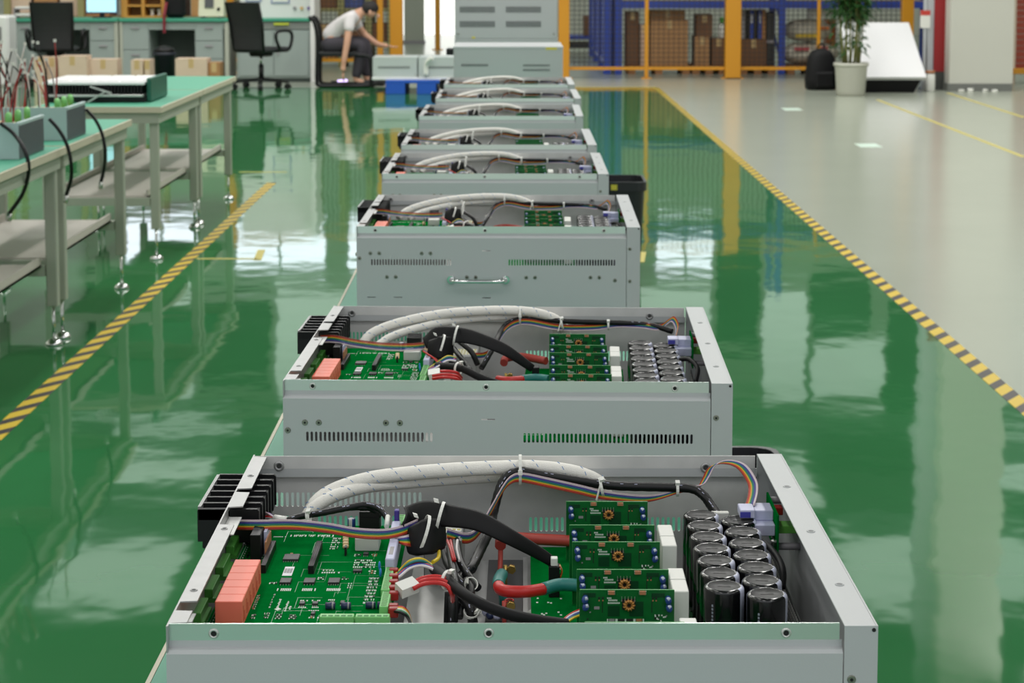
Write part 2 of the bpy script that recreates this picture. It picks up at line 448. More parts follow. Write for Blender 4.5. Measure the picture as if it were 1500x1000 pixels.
# ------------------------------------------------------------------ bench under the row of chassis
ZB = 0.768
mat_green = M('green_bench_mat', (72, 156, 126), 0.5, var=(30, 0.06))
frame_g = M('beige_grey_frame', (174, 178, 164), 0.45)
edge_b = M('beige_edge_band', (206, 198, 176), 0.5)
bench_n = 0
def row_bench(y0_, y1_, lab):
    t = thing('assembly_bench', lab, 'bench', (-0.06, (y0_ + y1_) / 2, 0), 0, 'green topped benches under the chassis row')
    L = (y1_ - y0_) / 2; x0, x1 = -0.315, 0.315
    MB().box((x0 + .006, -L + .006, ZB - .028), (x1 - .006, L - .006, ZB)).build('bench_mat', mat_green, t)
    e = MB()
    e.box((x0, -L, ZB - .034), (x0 + .005, L, ZB - .0005)); e.box((x1 - .005, -L, ZB - .034), (x1, L, ZB - .001))
    tag(e.build('edge_band', edge_b, t), kind='stuff')
    f = MB()
    for s in (-1, 1):
        f.box((s * .28 - .02, -L + .03, ZB - .08), (s * .28 + .02, L - .03, ZB - .03))
        f.box((-.26, s * (L - .05) - .02, ZB - .08), (.26, s * (L - .05) + .02, ZB - .03))
    tag(f.build('bench_frame', frame_g, t), kind='stuff')
    for sx in (-1, 1):
        for sy in (-1, 1):
            c = (sx * .28, sy * (L - .05))
            lg = MB().box((c[0] - .022, c[1] - .022, .12), (c[0] + .022, c[1] + .022, ZB - .075)).build('leg', frame_g, t)
            MB().cyl((c[0], c[1], .015), (c[0], c[1], .125), .008, 8).cyl((c[0], c[1], 0), (c[0], c[1], .016), .03, 12).build('levelling_foot', chrome, lg)
for y0_, y1_, lab in ((1.1, 2.32, 'green topped bench under the nearest open chassis'), (2.33, 3.60, 'green topped bench under the second open chassis'),
                 (3.80, 5.70, 'green topped bench under the chassis with the chrome handle and the one behind it'),
                 (5.72, 7.55, 'green topped bench under the fifth and sixth open chassis'), (7.57, 9.45, 'green topped bench under the two farthest open chassis'),
                 (9.75, 11.8, 'green topped bench under the closed grey chassis stack')):
    row_bench(y0_, y1_, lab)
# ------------------------------------------------------------------ chassis
class Frame:
    def __init__(s, O, yaw):
        s.O = Vector(O); s.u = Vector((math.cos(yaw), math.sin(yaw), 0)); s.v = Vector((-math.sin(yaw), math.cos(yaw), 0)); s.yaw = yaw
    def loc(s, P):
        d = P - s.O; return Vector((d.dot(s.u), d.dot(s.v), d.z))
    def W(s, x, y, w_):                      # pixel on the plane w (m, 0 at the rim)
        return s.loc(onz(x, y, s.O.z + w_))
    def V(s, x, y, v):                       # pixel on the plane v
        r = ray(x, y); t = (v - (CAMP - s.O).dot(s.v)) / r.dot(s.v); return s.loc(CAMP + r * t)
    def U(s, x, y, u):
        r = ray(x, y); t = (u - (CAMP - s.O).dot(s.u)) / r.dot(s.u); return s.loc(CAMP + r * t)
H = 0.179; WD = 0.596; DP = 0.560
ZR = ZB + H
F1 = Frame((-0.2895, 1.553, ZR), R(.2))
F0 = Frame((-0.2908, 1.556, ZR), R(-.35))
F2 = Frame((-0.3045, 2.497, ZR), R(-1.7))
F3 = Frame((-0.327, 3.982, ZR), R(-.8))
def P3(p, dz=0.0): return Vector((p[0], p[1], p[2] + H + dz))   # rim-relative -> chassis-relative
def mat_slots_front():
    hs = []
    for k in range(29): hs.append(slot(.0322 + k * .00590, .1037, .0033, .0135))
    for k in range(40): hs.append(slot(.3215 + k * .00566, .1037, .0033, .0135))
    for (x, y) in ((.350, .128),): pass
    return hs
def rotx(me):                                   # XY plate -> XZ plate (facing -Y)
    me.transform(Matrix(((1, 0, 0, 0), (0, 0, 1, 0), (0, 1, 0, 0), (0, 0, 0, 1)))); me.flip_normals(); return me
screwm = M('zinc_screw', (150, 150, 140), 0.3, 0.9)
hole_m = M('dark_hole', (14, 16, 16), 0.7)
def screw(mb, c, ax, r=.0042):
    c = Vector(c); ax = Vector(ax)
    mb.m = 0; mb.cyl(c, c + ax * .0016, r, 10, r * .8)
    mb.m = 1; mb.cyl(c + ax * .0013, c + ax * .0018, r * .38, 6)
    mb.m = 0
def make_shell(root):
    # front panel: painted face with slots, sloped ledge, bare strip
    zt = H - .024
    oc = [(0, 0), (.567, 0), (.567, zt), (0, zt)]
    ex = [[(x, z), (x + .018, z), (x + .018, z + .0018), (x, z + .0018)] for x, z in ((.264, .1275), (.022, .0282), (.078, .0282), (.264, .0276))]
    fp = link('front_panel', rotx(plate('front_panel', oc, mat_slots_front() + ex, .0014, paint)), root)
    for yy0, sgn, x1 in ((-.0007, 1, .567), (DP + .0007, -1, .567)):
        lm = MB(); lm.prism([(0, yy0, zt), (0, yy0 + sgn * .0025, zt + .0028), (0, yy0 + sgn * .0065, zt + .0040), (0, yy0 + sgn * .0065, zt + .0096), (0, yy0 + sgn * .0078, zt + .0096), (0, yy0 + sgn * .0078, zt)], (x1, 0, 0))
        lm.build('panel_ledge', paint, root)
    for nm, ya, yb, ysc in (('mounting_strip', .0060, .0072, -1), ('rear_mounting_strip', DP - .0072, DP - .0060, 1)):
        s = MB().box((.0, ya, zt + .0096), (.565, yb, H)).build(nm, strip_m if ysc < 0 else galv_in, root)
        for x in ((.039, .270, .520) if ysc < 0 else ()):
            h = MB(); h.m = 0; h.torus((x, ya - .0004, H - .0085), .0034, .0011, (0, 1, 0), 12, 5); h.m = 1; h.cyl((x, ya - .0003, H - .0085), (x, ya + .0005, H - .0085), .0029, 10)
            h.build('threaded_insert', [tin, hole_m], s)
    # rear panel with two rows of slots
    hs = [slot(.0195 + k * .00600, .1275, .0032, .0165) for k in range(29)] + [slot(.0195 + k * .00600, .1005, .0032, .0165) for k in range(29)]
    hs += [slot(.3125 + k * .00600, .0985, .0032, .0165) for k in range(32)]
    rp = link('rear_panel', rotx(plate('rear_panel', oc, hs, .0014, galv_in)), root, (0, DP, 0))
    for x, z in ((.0294, H - .0112), (.5094, H - .0135), (.258, H - .012)):
        st = MB(); st.torus((x, DP - .0078, z), .0042, .0018, (0, 1, 0), 14, 6); st.m = 1; st.cyl((x, DP - .0082, z), (x, DP - .0068, z), .0036, 10)
        st.build('press_stud', [galv, dsteel], root)
    # right side panel: wall, wide top flange, front flange
    sp = MB()
    sp.box((WD - .0015, 0, 0), (WD, DP, H)); sp.box((.568, 0, H - .0015), (WD - .0015, DP, H), .0004)
    sp.box((.568, -.0012, 0), (WD, .0003, H - .0)); sp.box((.568, DP - .0005, 0), (WD, DP + .0012, H))
    rsp = sp.build('side_panel', paint, root)
    for v in (.105, .265, .425):
        fl = MB(); fl.torus((.582, v, H + .0001), .0034, .0009, (0, 0, 1), 14, 5); fl.m = 1; fl.cyl((.582, v, H - .0005), (.582, v, H + .0004), .0028, 10)
        fl.build('flange_hole', [paint, M('grey_hole', (120, 120, 120), .5)], rsp)
    MB().cyl((.5925, -.0016, H - .0035), (.5925, -.001, H - .0035), .0018, 8).build('corner_hole', hole_m, rsp)
    # left terminal panel: wall low, strip of bare flange in three lengths with a stepped gap
    tp = MB()
    tp.box((0, 0, 0), (.0015, DP, .120))
    tp.box((0, 0, .120), (.0015, .352, H)); tp.box((0, .502, .120), (.0015, DP, H)); tp.box((0, .352, H - .005), (.0015, .502, H))
    tp.build('terminal_panel', galv, root)
    for a, b_ in ((.008, .040), (.062, .292), (.352, .408), (.420, DP - .008)):
        MB().prism([(.0, a, H - .0013), (.0160, a + .002, H - .0013), (.0160, b_ - .002, H - .0013), (.0, b_, H - .0013)], (0, 0, .0013)).build('top_flange', galv, root)
    for a, b_ in ((.040, .062), (.292, .352), (.408, .420)): MB().box((.002, a, H - .0115), (.015, b_, H - .0105)).build('recessed_flange', galv_in, root)
    for v in (.092, .276, .47): fh = MB(); fh.torus((.0085, v, H + .0001), .0027, .0009, (0, 0, 1), 12, 5); fh.m = 1; fh.cyl((.0085, v, H - .001), (.0085, v, H + .0004), .0022, 8); fh.build('flange_hole', [galv, hole_m], root)
    # floor of the box
    MB().box((.0015, .001, 0), (WD - .0015, DP - .001, .002)).build('base_tray', M('base_tray_steel', (112, 112, 112), .5, .3), root)
    # chrome handle
    h = MB(); hx0, hx1, hz = .199, .3137, H - .1115
    h.tube([(hx0, 0, hz), (hx0, -.016, hz), (hx0 + .004, -.024, hz), (hx0 + .016, -.028, hz), (hx1 - .016, -.028, hz), (hx1 - .004, -.024, hz), (hx1, -.016, hz), (hx1, 0, hz)], .0042, 10)
    hd = h.build('handle', chrome, root)
    for hx in (hx0, hx1): MB().cyl((hx, -.001, hz), (hx, -.007, hz), .0085, 14).build('handle_rosette', chrome, hd)
    # screws on the front face, measured on the third chassis
    def fz(x, y): p = F3.V(500 + x * 460 / 1500, 270 + y * 180 / 587, 0); return (p[0], p[2] + H)
    for (x, y) in ((139, 330), (181, 330), (384, 330), (426, 330), (87, 354), (218, 443), (260, 443), (600, 445), (642, 445), (883, 446), (925, 446), (1190, 446), (1232, 446), (1307, 460), (1378, 310), (1378, 464)):
        q = fz(x, y); m_ = MB(); screw(m_, (q[0], -.0006, q[1]), (0, -1, 0)); m_.build('screw', [screwm, hole_m], root)
    m_ = MB(); m_.cyl((-.007, .05, H - .066), (0, .05, H - .066), .004, 10); m_.build('screw', screwm, root)
# ------------------------------------------------------------------ what the chassis holds (all measured on the nearest chassis)
CUR = [F0]
def q(x, y, w_=None, v=None, fr=None):
    fr = fr or CUR[0]
    return P3(fr.W(x, y, w_ / 1000)) if v is None else P3(fr.V(x, y, v / 1000))
def zc(w_): return H + w_ / 1000
PW = -46                                    # control board level under the rim
RB = [pnk, wht, vio, blu, teal, grn, yel, org, red, brn]
def ribbon(name, root, pts, lane_dir, pitch=.00095, rev=False, n=5, r=.00056):
    mb = MB(); path = cat(pts, n); cols = RB[::-1] if rev else RB
    dirs = [Vector(d).normalized() for d in (lane_dir if isinstance(lane_dir[0], (tuple, list)) else [lane_dir] * 2)]
    for k in range(10):
        mb.m = k; L = len(path) - 1
        mb.tube([p + dirs[0].lerp(dirs[-1], i / L).normalized() * pitch * (4.5 - k) for i, p in enumerate(path)], r, 5)
    return mb.build(name, cols, root)
def band(name, root, pts, wdir, widths, th, mat, n=6):
    path = cat(pts, n); L = len(path) - 1; mb = MB(); vs = []; fs = []
    for i, p in enumerate(path):
        t = i / L; k = t * (len(widths) - 1); a = int(min(k, len(widths) - 2)); w_ = widths[a] + (widths[a + 1] - widths[a]) * (k - a)
        kd = t * (len(wdir) - 1); b = int(min(kd, len(wdir) - 2)); d = Vector(wdir[b]).lerp(Vector(wdir[b + 1]), kd - b).normalized()
        tg = (path[min(i + 1, L)] - path[max(i - 1, 0)]).normalized(); d = (d - tg * d.dot(tg)).normalized(); nn = tg.cross(d)
        for g in range(10):
            an = 2 * math.pi * g / 10
            vs.append(p + d * w_ / 2 * math.cos(an) + nn * th / 2 * math.sin(an))
    for i in range(L):
        for g in range(10): fs.append((i * 10 + g, i * 10 + (g + 1) % 10, (i + 1) * 10 + (g + 1) % 10, (i + 1) * 10 + g))
    fs.append(tuple(range(10))[::-1]); fs.append(tuple(L * 10 + g for g in range(10)))
    mb.add(vs, fs, True)
    return mb.build(name, mat, root)
def smd(mb, cx, cy, sx, sy, z, m, h=.0011):
    mb.m = m; mb.box((cx - sx / 2, cy - sy / 2, z), (cx + sx / 2, cy + sy / 2, z + h))
def control_board(root):
    z = zc(PW)
    b = MB().box((.012, .095, z - .0018), (.178, .438, z)).build('control_board', pcb, root)
    def chip(x0, y0, x1, y1, legs=True, deep=None):
        a, c = q(x0, y1, PW), q(x1, y0, PW); m_ = MB(); w_ = c.x - a.x; d = max(c.y - a.y, .003) if deep is None else deep
        if legs:
            m_.m = 1; n = max(3, int(w_ / .0022))
            for k in range(n):
                xx = a.x + (k + .5) * w_ / n; m_.box((xx - .0004, a.y - .0025, z), (xx + .0004, a.y + d + .0025, z + .0007))
        m_.m = 0; m_.box((a.x, a.y, z + .0004), (c.x, a.y + d, z + .0024), .0004)
        m_.build('chip', [chipb, tin], b)
    for r_ in ((414, 815, 440, 823), (409, 850, 428, 857), (444, 850, 463, 857), (480, 850, 499, 857)): chip(*r_)
    for r_ in ((438, 883, 448, 888), (457, 883, 467, 888), (482, 882, 491, 888), (498, 882, 506, 887), (455, 897, 463, 903), (517, 832, 532, 840), (532, 810, 541, 815)): chip(*r_, deep=.007)
    # printed barcode sticker
    a, c = q(413, 844, PW), q(432, 831, PW); s = MB(); s.box((a.x, a.y, z), (c.x, c.y, z + .0003)); s.m = 1
    for k in range(9):
        xx = a.x + (k + 1) * (c.x - a.x) / 10.5; s.box((xx - .0003 - .0002 * (k % 3), a.y + .008, z + .0003), (xx + .0003, c.y - .006, z + .0004))
    s.build('barcode_sticker', [M('sticker_white', (232, 232, 236), .5), gry], b)
    # the block of six orange relays
    ys = [.1235 + .0205 * k for k in range(7)]
    for k in range(6):
        m_ = MB(); m_.box((.0215, ys[k], z), (.0463, ys[k + 1] - .0003, zc(-22)), .0006)
        m_.m = 1; m_.box((.0463, ys[k] + .006, z + .004), (.0466, ys[k] + .0075, z + .018)); m_.box((.0463, ys[k] + .0125, z + .003), (.0466, ys[k] + .0138, z + .012))
        m_.build('relay', [relayo, relays], b)
    for v0, v1 in ((.124, .167), (.190, .234), (.255, .301), (.322, .365), (.385, .42)):
        m_ = MB(); m_.box((.0005, v0, zc(-42)), (.0085, v1, zc(-33)), .0006); m_.box((.0025, v0, z), (.0115, v1, zc(-42)))
        tb_ = m_.build('terminal_block', tgreen, b)
        p = MB()
        for k in range(6): p.box((.0165, v0 + .003 + k * .0068, z), (.0175, v0 + .005 + k * .0068, z + .0006))
        p.box((.0145, v0, z), (.0148, v1, z + .0002)); p.build('pad', silk, b)
    for u0, u1, v0, v1 in ((.0415, .0468, .277, .357), (.0885, .0943, .275, .357)):
        m_ = MB(); m_.box((u0, v0, z), (u1, v1, z + .0085), .0004); m_.m = 1
        for k in range(20):
            m_.box((u0 + .0013, v0 + .003 + k * .0039, z + .0085), (u0 + .0022, v0 + .005 + k * .0039, z + .0087)); m_.box((u1 - .0022, v0 + .003 + k * .0039, z + .0085), (u1 - .0013, v0 + .005 + k * .0039, z + .0087))
        m_.build('socket_strip', [blk, M('socket_slot', (60, 48, 58), .6)], b)
    # white module, black converter brick, radial capacitor, resistors
    a = q(520, 808, PW); c = q(555, 808, PW)
    MB().box((a.x, a.y, z), (c.x, a.y + .03, z + .0135), .0008).build('white_module', whiteb, b)
    a = q(523, 792, PW); c = q(553, 792, PW); m_ = MB()
    for k in range(4): m_.box((a.x, a.y + .028 + k * .006, z), (c.x, a.y + .032 + k * .006, z + .022 + .001 * k), .0004)
    m_.box((a.x + .0005, a.y + .027, z), (c.x - .0005, a.y + .05, z + .016)); m_.build('converter_brick', blk, b)
    a = q(513.5, 783, PW); m_ = MB(); m_.m = 0
    m_.lathe([(.0042, 0), (.0042, .0125), (.0038, .0135), (.0001, .0137)], (a.x, a.y + .012, z), 14, lambda i, k: (1 if k in (9, 10) else (2 if i > 1 else 0))); m_.build('radial_capacitor', [bluec, wht, M('cap_lid', (150, 155, 165), .4, .5)], b)
    for k in range(4):
        a = q(506.5, 803 - k * 4.3, PW); MB().box((a.x - .0030, a.y - .0035, z), (a.x + .0030, a.y + .0035, z + .003), .0008).build('resistor', M('resistor_tan', (206, 176, 130), .5), b)
    a = q(506, 815, PW); MB().box((a.x - .001, a.y, z), (a.x + .001, a.y + .008, z + .009)).build('jumper_pin', blk, b)
    for x, y in ((556, 838), (557.5, 848), (360, 785)):
        a = q(x, y, PW); m_ = MB(); m_.ell((a.x, a.y, z + .006), .0014, .0042, .0046); m_.build('disc_capacitor', bluebr, b)
    for x, y in ((484, 893), (507, 893), (543, 892), (560, 892)):
        a = q(x, y, PW); m_ = MB(); m_.cyl((a.x - .0045, a.y, z + .0033), (a.x + .0045, a.y, z + .0033), .0033, 12); m_.m = 1; m_.cyl((a.x + .0015, a.y, z + .0033), (a.x + .003, a.y, z + .0033), .0034, 12); m_.build('lying_capacitor', [M('navy_capacitor', (36, 46, 84), .3), gry], b)
    # pale green plug-in terminals: two along the front, a long strip on the right, a stub behind
    for u0, u1 in ((.1165, .1475), (.1487, .1795)):
        m_ = MB(); m_.box((u0, .118, z), (u1, .127, zc(-34)), .0006); m_.box((u0, .127, z), (u1, .133, zc(-39)), .0005)
        for k in range(5):
            m_.m = 1; m_.box((u0 + .002 + k * .0058, .1195, zc(-34)), (u0 + .0062 + k * .0058, .1225, zc(-33.8))); m_.m = 0
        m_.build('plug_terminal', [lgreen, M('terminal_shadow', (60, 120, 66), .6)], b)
    for v0, v1, u0 in ((.143, .186, .1685), (.190, .258, .1665), (.405, .436, .1665)):
        m_ = MB(); m_.box((u0, v0, z), (u0 + .0082, v1, zc(-33)), .0005); m_.m = 1
        n = int((v1 - v0) / .0042)
        for k in range(n): m_.box((u0 + .0012, v0 + .002 + k * .0042, zc(-33)), (u0 + .0068, v0 + .0036 + k * .0042, zc(-32.7)))
        m_.build('plug_terminal', [lgreen, tgreen], b)
    m_ = MB(); m_.box((.1655, .262, z), (.1745, .335, zc(-26)), .001); m_.m = 1; m_.box((.168, .275, zc(-26)), (.172, .30, zc(-25.8)))
    m_.m = 0; m_.box((.1655, .335, z), (.1745, .362, zc(-18)), .001); m_.build('lavender_connector', [lav, gry], b)
    MB().box((.1675, .364, z), (.1725, .372, zc(-8)), .0008).build('purple_plug', M('purple_plug', (66, 50, 140), .4), b)
    m_ = MB(); m_.box((.0255, .318, z), (.036, .372, zc(-20)), .0006); m_.build('ribbon_header', blk, b)
    m_ = MB(); m_.box((.037, .336, z), (.040, .362, zc(-22))); m_.m = 1; m_.box((.040, .32, z), (.0415, .36, zc(-28))); m_.build('header_latch', [lav, tan], b)
    m_ = MB(); a = q(378, 800, PW); m_.box((a.x - .0028, a.y - .012, z), (a.x + .0028, a.y + .012, z + .006), .0005); a = q(386, 790, PW); m_.box((a.x - .006, a.y - .004, z), (a.x + .006, a.y + .012, z + .008), .0005); m_.build('small_relay', blk, b)
    # surface-mount clusters and silkscreen: too small to pick apart singly
    sm_ = MB(); rnd = random.Random(3)
    def cluster(x0, y0, x1, y1, nx, ny, kinds):
        a, c = q(x0, y1, PW), q(x1, y0, PW)
        for i in range(nx):
            for j in range(ny):
                if rnd.random() < .12: continue
                m = kinds[(i + j * 2) % len(kinds)] if rnd.random() < .8 else rnd.choice(kinds)
                smd(sm_, a.x + (i + .5) * (c.x - a.x) / nx, a.y + (j + .5) * (c.y - a.y) / ny, (c.x - a.x) / nx * .62, (c.y - a.y) / ny * .5, z, m, .0008 if m != 0 else .0003)
    for cl in ((531, 846, 556, 886, 9, 9, (0, 0, 1, 0, 2)), (516, 820, 552, 833, 11, 4, (0, 0, 0, 1)), (482, 788, 500, 806, 6, 6, (0, 1, 0, 0)), (368, 872, 382, 894, 5, 7, (0, 1, 0, 3)), (393, 870, 404, 892, 4, 6, (0, 0, 1)),
               (404, 861, 428, 868, 8, 1, (0, 0)), (441, 861, 464, 868, 8, 1, (0, 0)), (477, 861, 500, 868, 8, 1, (0, 0)), (464, 846, 476, 850, 3, 2, (0, 1)), (500, 846, 512, 850, 4, 2, (0, 1)), (393, 853, 407, 857, 4, 1, (0, 1)),
               (436, 879, 452, 882, 5, 1, (0,)), (436, 889, 452, 892, 5, 1, (0,)), (456, 879, 470, 882, 5, 1, (0,)), (456, 889, 470, 892, 5, 1, (0,)), (480, 878, 494, 881, 5, 1, (0,)), (451, 894, 468, 896, 5, 1, (0,)), (451, 904, 468, 907, 5, 1, (0, 3)),
               (384, 898, 396, 907, 5, 3, (0, 1)), (402, 900, 414, 908, 5, 3, (0, 1, 1)), (422, 901, 436, 908, 5, 3, (0, 1, 1)), (366, 900, 376, 908, 4, 2, (1, 0)), (470, 838, 502, 841, 9, 1, (0,)), (472, 834, 490, 838, 7, 1, (0, 4)), (538, 836, 552, 842, 3, 2, (0, 3)),
               (376, 806, 392, 822, 5, 5, (1, 0, 0)), (350, 786, 372, 800, 6, 4, (0, 1, 0)), (360, 809, 368, 818, 2, 3, (1,)), (424, 783, 490, 788, 24, 1, (0, 4, 0)), (400, 786, 420, 788, 8, 1, (0,)), (518, 812, 530, 816, 4, 2, (0, 1)), (543, 812, 553, 816, 4, 2, (0, 3)), (508, 854, 516, 863, 3, 3, (0, 1)), (424, 810, 430, 815, 3, 1, (3,))):
        cluster(*cl)
    # diamond mark and lettering blocks printed beside the relays
    a = q(407, 893, PW); sm_.m = 0
    for rr, zz in ((.0036, .0003),):
        sm_.prism([(a.x - rr * .9, a.y, z), (a.x, a.y - rr, z), (a.x + rr * .9, a.y, z), (a.x, a.y + rr, z)], (0, 0, .0003))
    for k, (x, y, ln) in enumerate(((409, 884, .026), (420, 888, .030), (425, 890, .014))):
        a = q(x, y, PW)
        for j in range(int(ln / .0036)): sm_.box((a.x - .0011 + .0004 * ((j * 7 + k) % 3), a.y - ln / 2 + j * .0036, z), (a.x + .0011 - .0003 * (j % 2), a.y - ln / 2 + j * .0036 + .0020, z + .0003))
    tag(sm_.build('surface_mount_part', [silk, chipb, gry, tan, pcbe], b), kind='stuff')
    tr = MB()
    for k in range(26):
        x = rnd.uniform(.05, .15); y = rnd.uniform(.11, .42); l = rnd.uniform(.02, .07)
        tr.box((x, y, z), (x + .0005, y + l * .6, z + .0001)); tr.box((x, y + l * .6, z), (x + l * .5, y + l * .6 + .0006, z + .0001))
    tag(tr.build('board_trace', M('trace_green', (44, 128, 76), .35), b), kind='stuff')
    return b
GATE = [(.0800, .3545), (.1675, .3525), (.2265, .3515), (.3140, .3495), (.3715, .348), (.4580, .3465)]
def gate_boards(root):
    w_, hgt = .0873, .064; zt = zc(-25); z0 = zt - hgt
    parts = []
    m0 = MB().box((0, -.0008, 0), (w_, .0008, hgt)).mesh('gate_board', pcbd)
    e0 = MB().box((0, -.0009, hgt), (w_, .0009, hgt + .0002)); e0.box((-.0002, -.0009, 0), (0, .0009, hgt)); e0.box((w_, -.0009, 0), (w_ + .0002, .0009, hgt)); e0 = e0.mesh('board_edge', pcbe)
    tor = MB().torus((0, 0, 0), .0038, .0015, (0, 1, 0), 22, 8); tor.m = 1
    for k in range(11):
        g = 2 * math.pi * k / 11; tor.torus((.0038 * math.cos(g), 0, .0038 * math.sin(g)), .0018, .00045, (-math.sin(g), 0, math.cos(g)), 10, 5)
    tor = tor.mesh('toroid', [copper, M('copper_bright', (214, 160, 90), .3, .5)])
    cap = MB(); cap.lathe([(.0001, 0), (.0030, 0), (.0032, .0006), (.0032, .0052), (.0028, .006), (.0001, .0061)], (0, 0, 0), 12, lambda i, k: (1 if k in (1, 2, 3) and i in (3, 4) else (2 if i < 1 else 0)))
    cap = cap.mesh('blue_capacitor', [bluec, M('silver_cap', (190, 198, 214), .3, .6), chipb])
    cap.transform(Matrix.Rotation(R(90), 4, 'X'))
    tc_ = MB(); tc_.box((-.0028, -.0024, -.0016), (.0028, 0, .0016)); tc_.m = 1; tc_.box((-.0034, -.0022, -.0015), (-.0028, 0, .0015)); tc_.box((.0028, -.0022, -.0015), (.0034, 0, .0015))
    tc_ = tc_.mesh('chip_capacitor', [tan, tin])
    pin = MB()
    for k in range(5):
        pin.box((.0385 + k * .0030, -.0020, hgt - .0105), (.0391 + k * .0030, -.0008, hgt - .0062)); pin.ell((.0388 + k * .0030, -.0014, hgt - .0103), .0007, .0007, .0007, 6, 4)
    pin = pin.mesh('pin_row', tin)
    s = MB(); rnd = random.Random(5)
    def f(fx, dz, sx, sz, m, h=.0006): s.m = m; s.box((fx * w_ - sx / 2, -.0008 - h, hgt - dz - sz / 2), (fx * w_ + sx / 2, -.0008, hgt - dz + sz / 2))
    for fx in (.205, .245, .775, .81): f(fx, .0075, .0016, .0018, 1); f(fx, .0100, .0012, .0012, 2)
    f(.18, .017, .005, .0026, 3); f(.60, .018, .013, .014, 4, .0003); f(.36, .020, .011, .010, 4, .0003); f(.52, .0135, .0125, .0105, 1, .0004); f(.10, .005, .012, .004, 4, .0003); f(.83, .005, .012, .004, 4, .0003)
    for fx in (.24, .765): f(fx, .016, .0008, .011, 5, .0003)
    for j, (dz, n) in enumerate(((.0078, 3), (.0098, 6), (.0124, 8))):
        for k in range(n): f(.295 + j * .004 + k * .0165 + (j == 1) * .01, dz, .0010, .0015, 0, .0002)
    for fx, m in ((.34, 3), (.44, 1), (.53, 1), (.63, 2)): f(fx, .0295, .0052, .0042, m, .0010); f(fx - .045, .0295, .0012, .0042, 0, .0008); f(fx + .045, .0295, .0012, .0042, 0, .0008)
    for k in range(14): f(rnd.choice((.06, .10, .82, .86, .90, .93)) + rnd.uniform(-.02, .02), rnd.uniform(.020, .036), .0014, .0012, rnd.choice((0, 1, 0, 3)))
    for k in range(6): f(.80 + .02 * (k % 3), .024 + .003 * (k // 3), .0012, .0016, k % 2)
    s = s.mesh('surface_mount_part', [silk, chipb, tan, gry, M('board_pad_dark', (14, 62, 34), .35), M('dark_slot', (10, 40, 24), .6)])
    for i, (v, u) in enumerate(GATE):
        b = link('gate_board', m0, root, (u, v, z0))
        tag(link('board_edge', e0, b))
        link('toroid', tor, b, (.0455, -.0028, hgt - .0140)); link('pin_row', pin, b); tag(link('surface_mount_part', s, b), kind='stuff')
        for fx in (.335, .665): link('chip_capacitor', tc_, b, (fx * w_, -.0008, hgt - .0022))
        for fx, dz in ((.055, .0080), (.062, .0150), (.935, .0085), (.945, .0160)): link('blue_capacitor', cap, b, (fx * w_, -.0008, hgt - dz), (0, rnd.uniform(-.5, .5), 0)).scale = (.92, 1, 1.15)
    # carrier board under them, white film capacitors beside them
    lb = MB().box((.308, .045, zc(-92)), (.462, .505, zc(-90))).build('carrier_board', pcb, root)
    o = MB(); zz = zc(-90)
    for (a, b_, c, d) in ((.316, .075, .340, .15), (.316, .20, .335, .26)):
        o.box((a, b_, zz), (c, b_ + .0006, zz + .0002)); o.box((a, d, zz), (c, d + .0006, zz + .0002)); o.box((a, b_, zz), (a + .0006, d, zz + .0002)); o.box((c, b_, zz), (c + .0006, d, zz + .0002))
    for k in range(40): smd(o, random.uniform(.313, .345), random.uniform(.06, .45), .002, .003, zz, 0, .0004)
    tag(o.build('silkscreen_print', silk, lb), kind='stuff')
    for v0, v1 in ((.318, .350), (.352, .390), (.178, .212), (.214, .247), (.062, .106)):
        MB().box((.4395, v0, zc(-88)), (.4545, v1, zc(-30)), .0008).build('film_capacitor', whiteb, root)
def capacitors(root, rows_l, rows_r):
    r, hc = .0192, .078; S = 28
    prof = [(r, 0), (r, hc - .0042), (r * .985, hc - .0022), (r * .93, hc - .0008), (r * .84, hc - .0001), (r * .77, hc - .0002), (r * .75, hc - .0014), (.0001, hc - .0012)]
    def mk(i, k):
        if i >= 5 or i == -2: return 1
        if (k >= S - 3 or k == 0) and i < 4: return 2
        return 0
    m_ = MB(); m_.lathe(prof, (0, 0, 0), S, mk)
    m_.m = 3; m_.box((-.006, -.0008, hc - .0013), (.006, .0008, hc - .0010))
    m_.m = 4
    for g0, n in ((-2.18, 7), (-2.05, 5)):
        for k in range(n):
            g = g0; zz = hc - .015 - k * .0034 - (0 if g0 < -2.1 else .028)
            m_.obox((math.cos(g) * (r + .0001), math.sin(g) * (r + .0001), zz), (-math.sin(g) * .0009, math.cos(g) * .0009, 0), (math.cos(g) * .0001, math.sin(g) * .0001, 0), (0, 0, .0011))
    me = m_.mesh('electrolytic_capacitor', [blkg, captop, M('sleeve_stripe', (196, 200, 222), .3), M('vent_line', (48, 48, 48), .6), M('sleeve_print', (150, 156, 170), .5)])
    for v in rows_l: link('electrolytic_capacitor', me, root, (.4905, v, zc(-35) - hc), (0, 0, random.uniform(-.12, .12)))
    for v in rows_r: link('electrolytic_capacitor', me, root, (.5285, v, zc(-35) - hc), (0, 0, random.uniform(-.12, .12)))
    MB().box((.466, .06, zc(-35) - hc - .004), (.552, .50, zc(-35) - hc)).build('capacitor_board', pcbd, root)
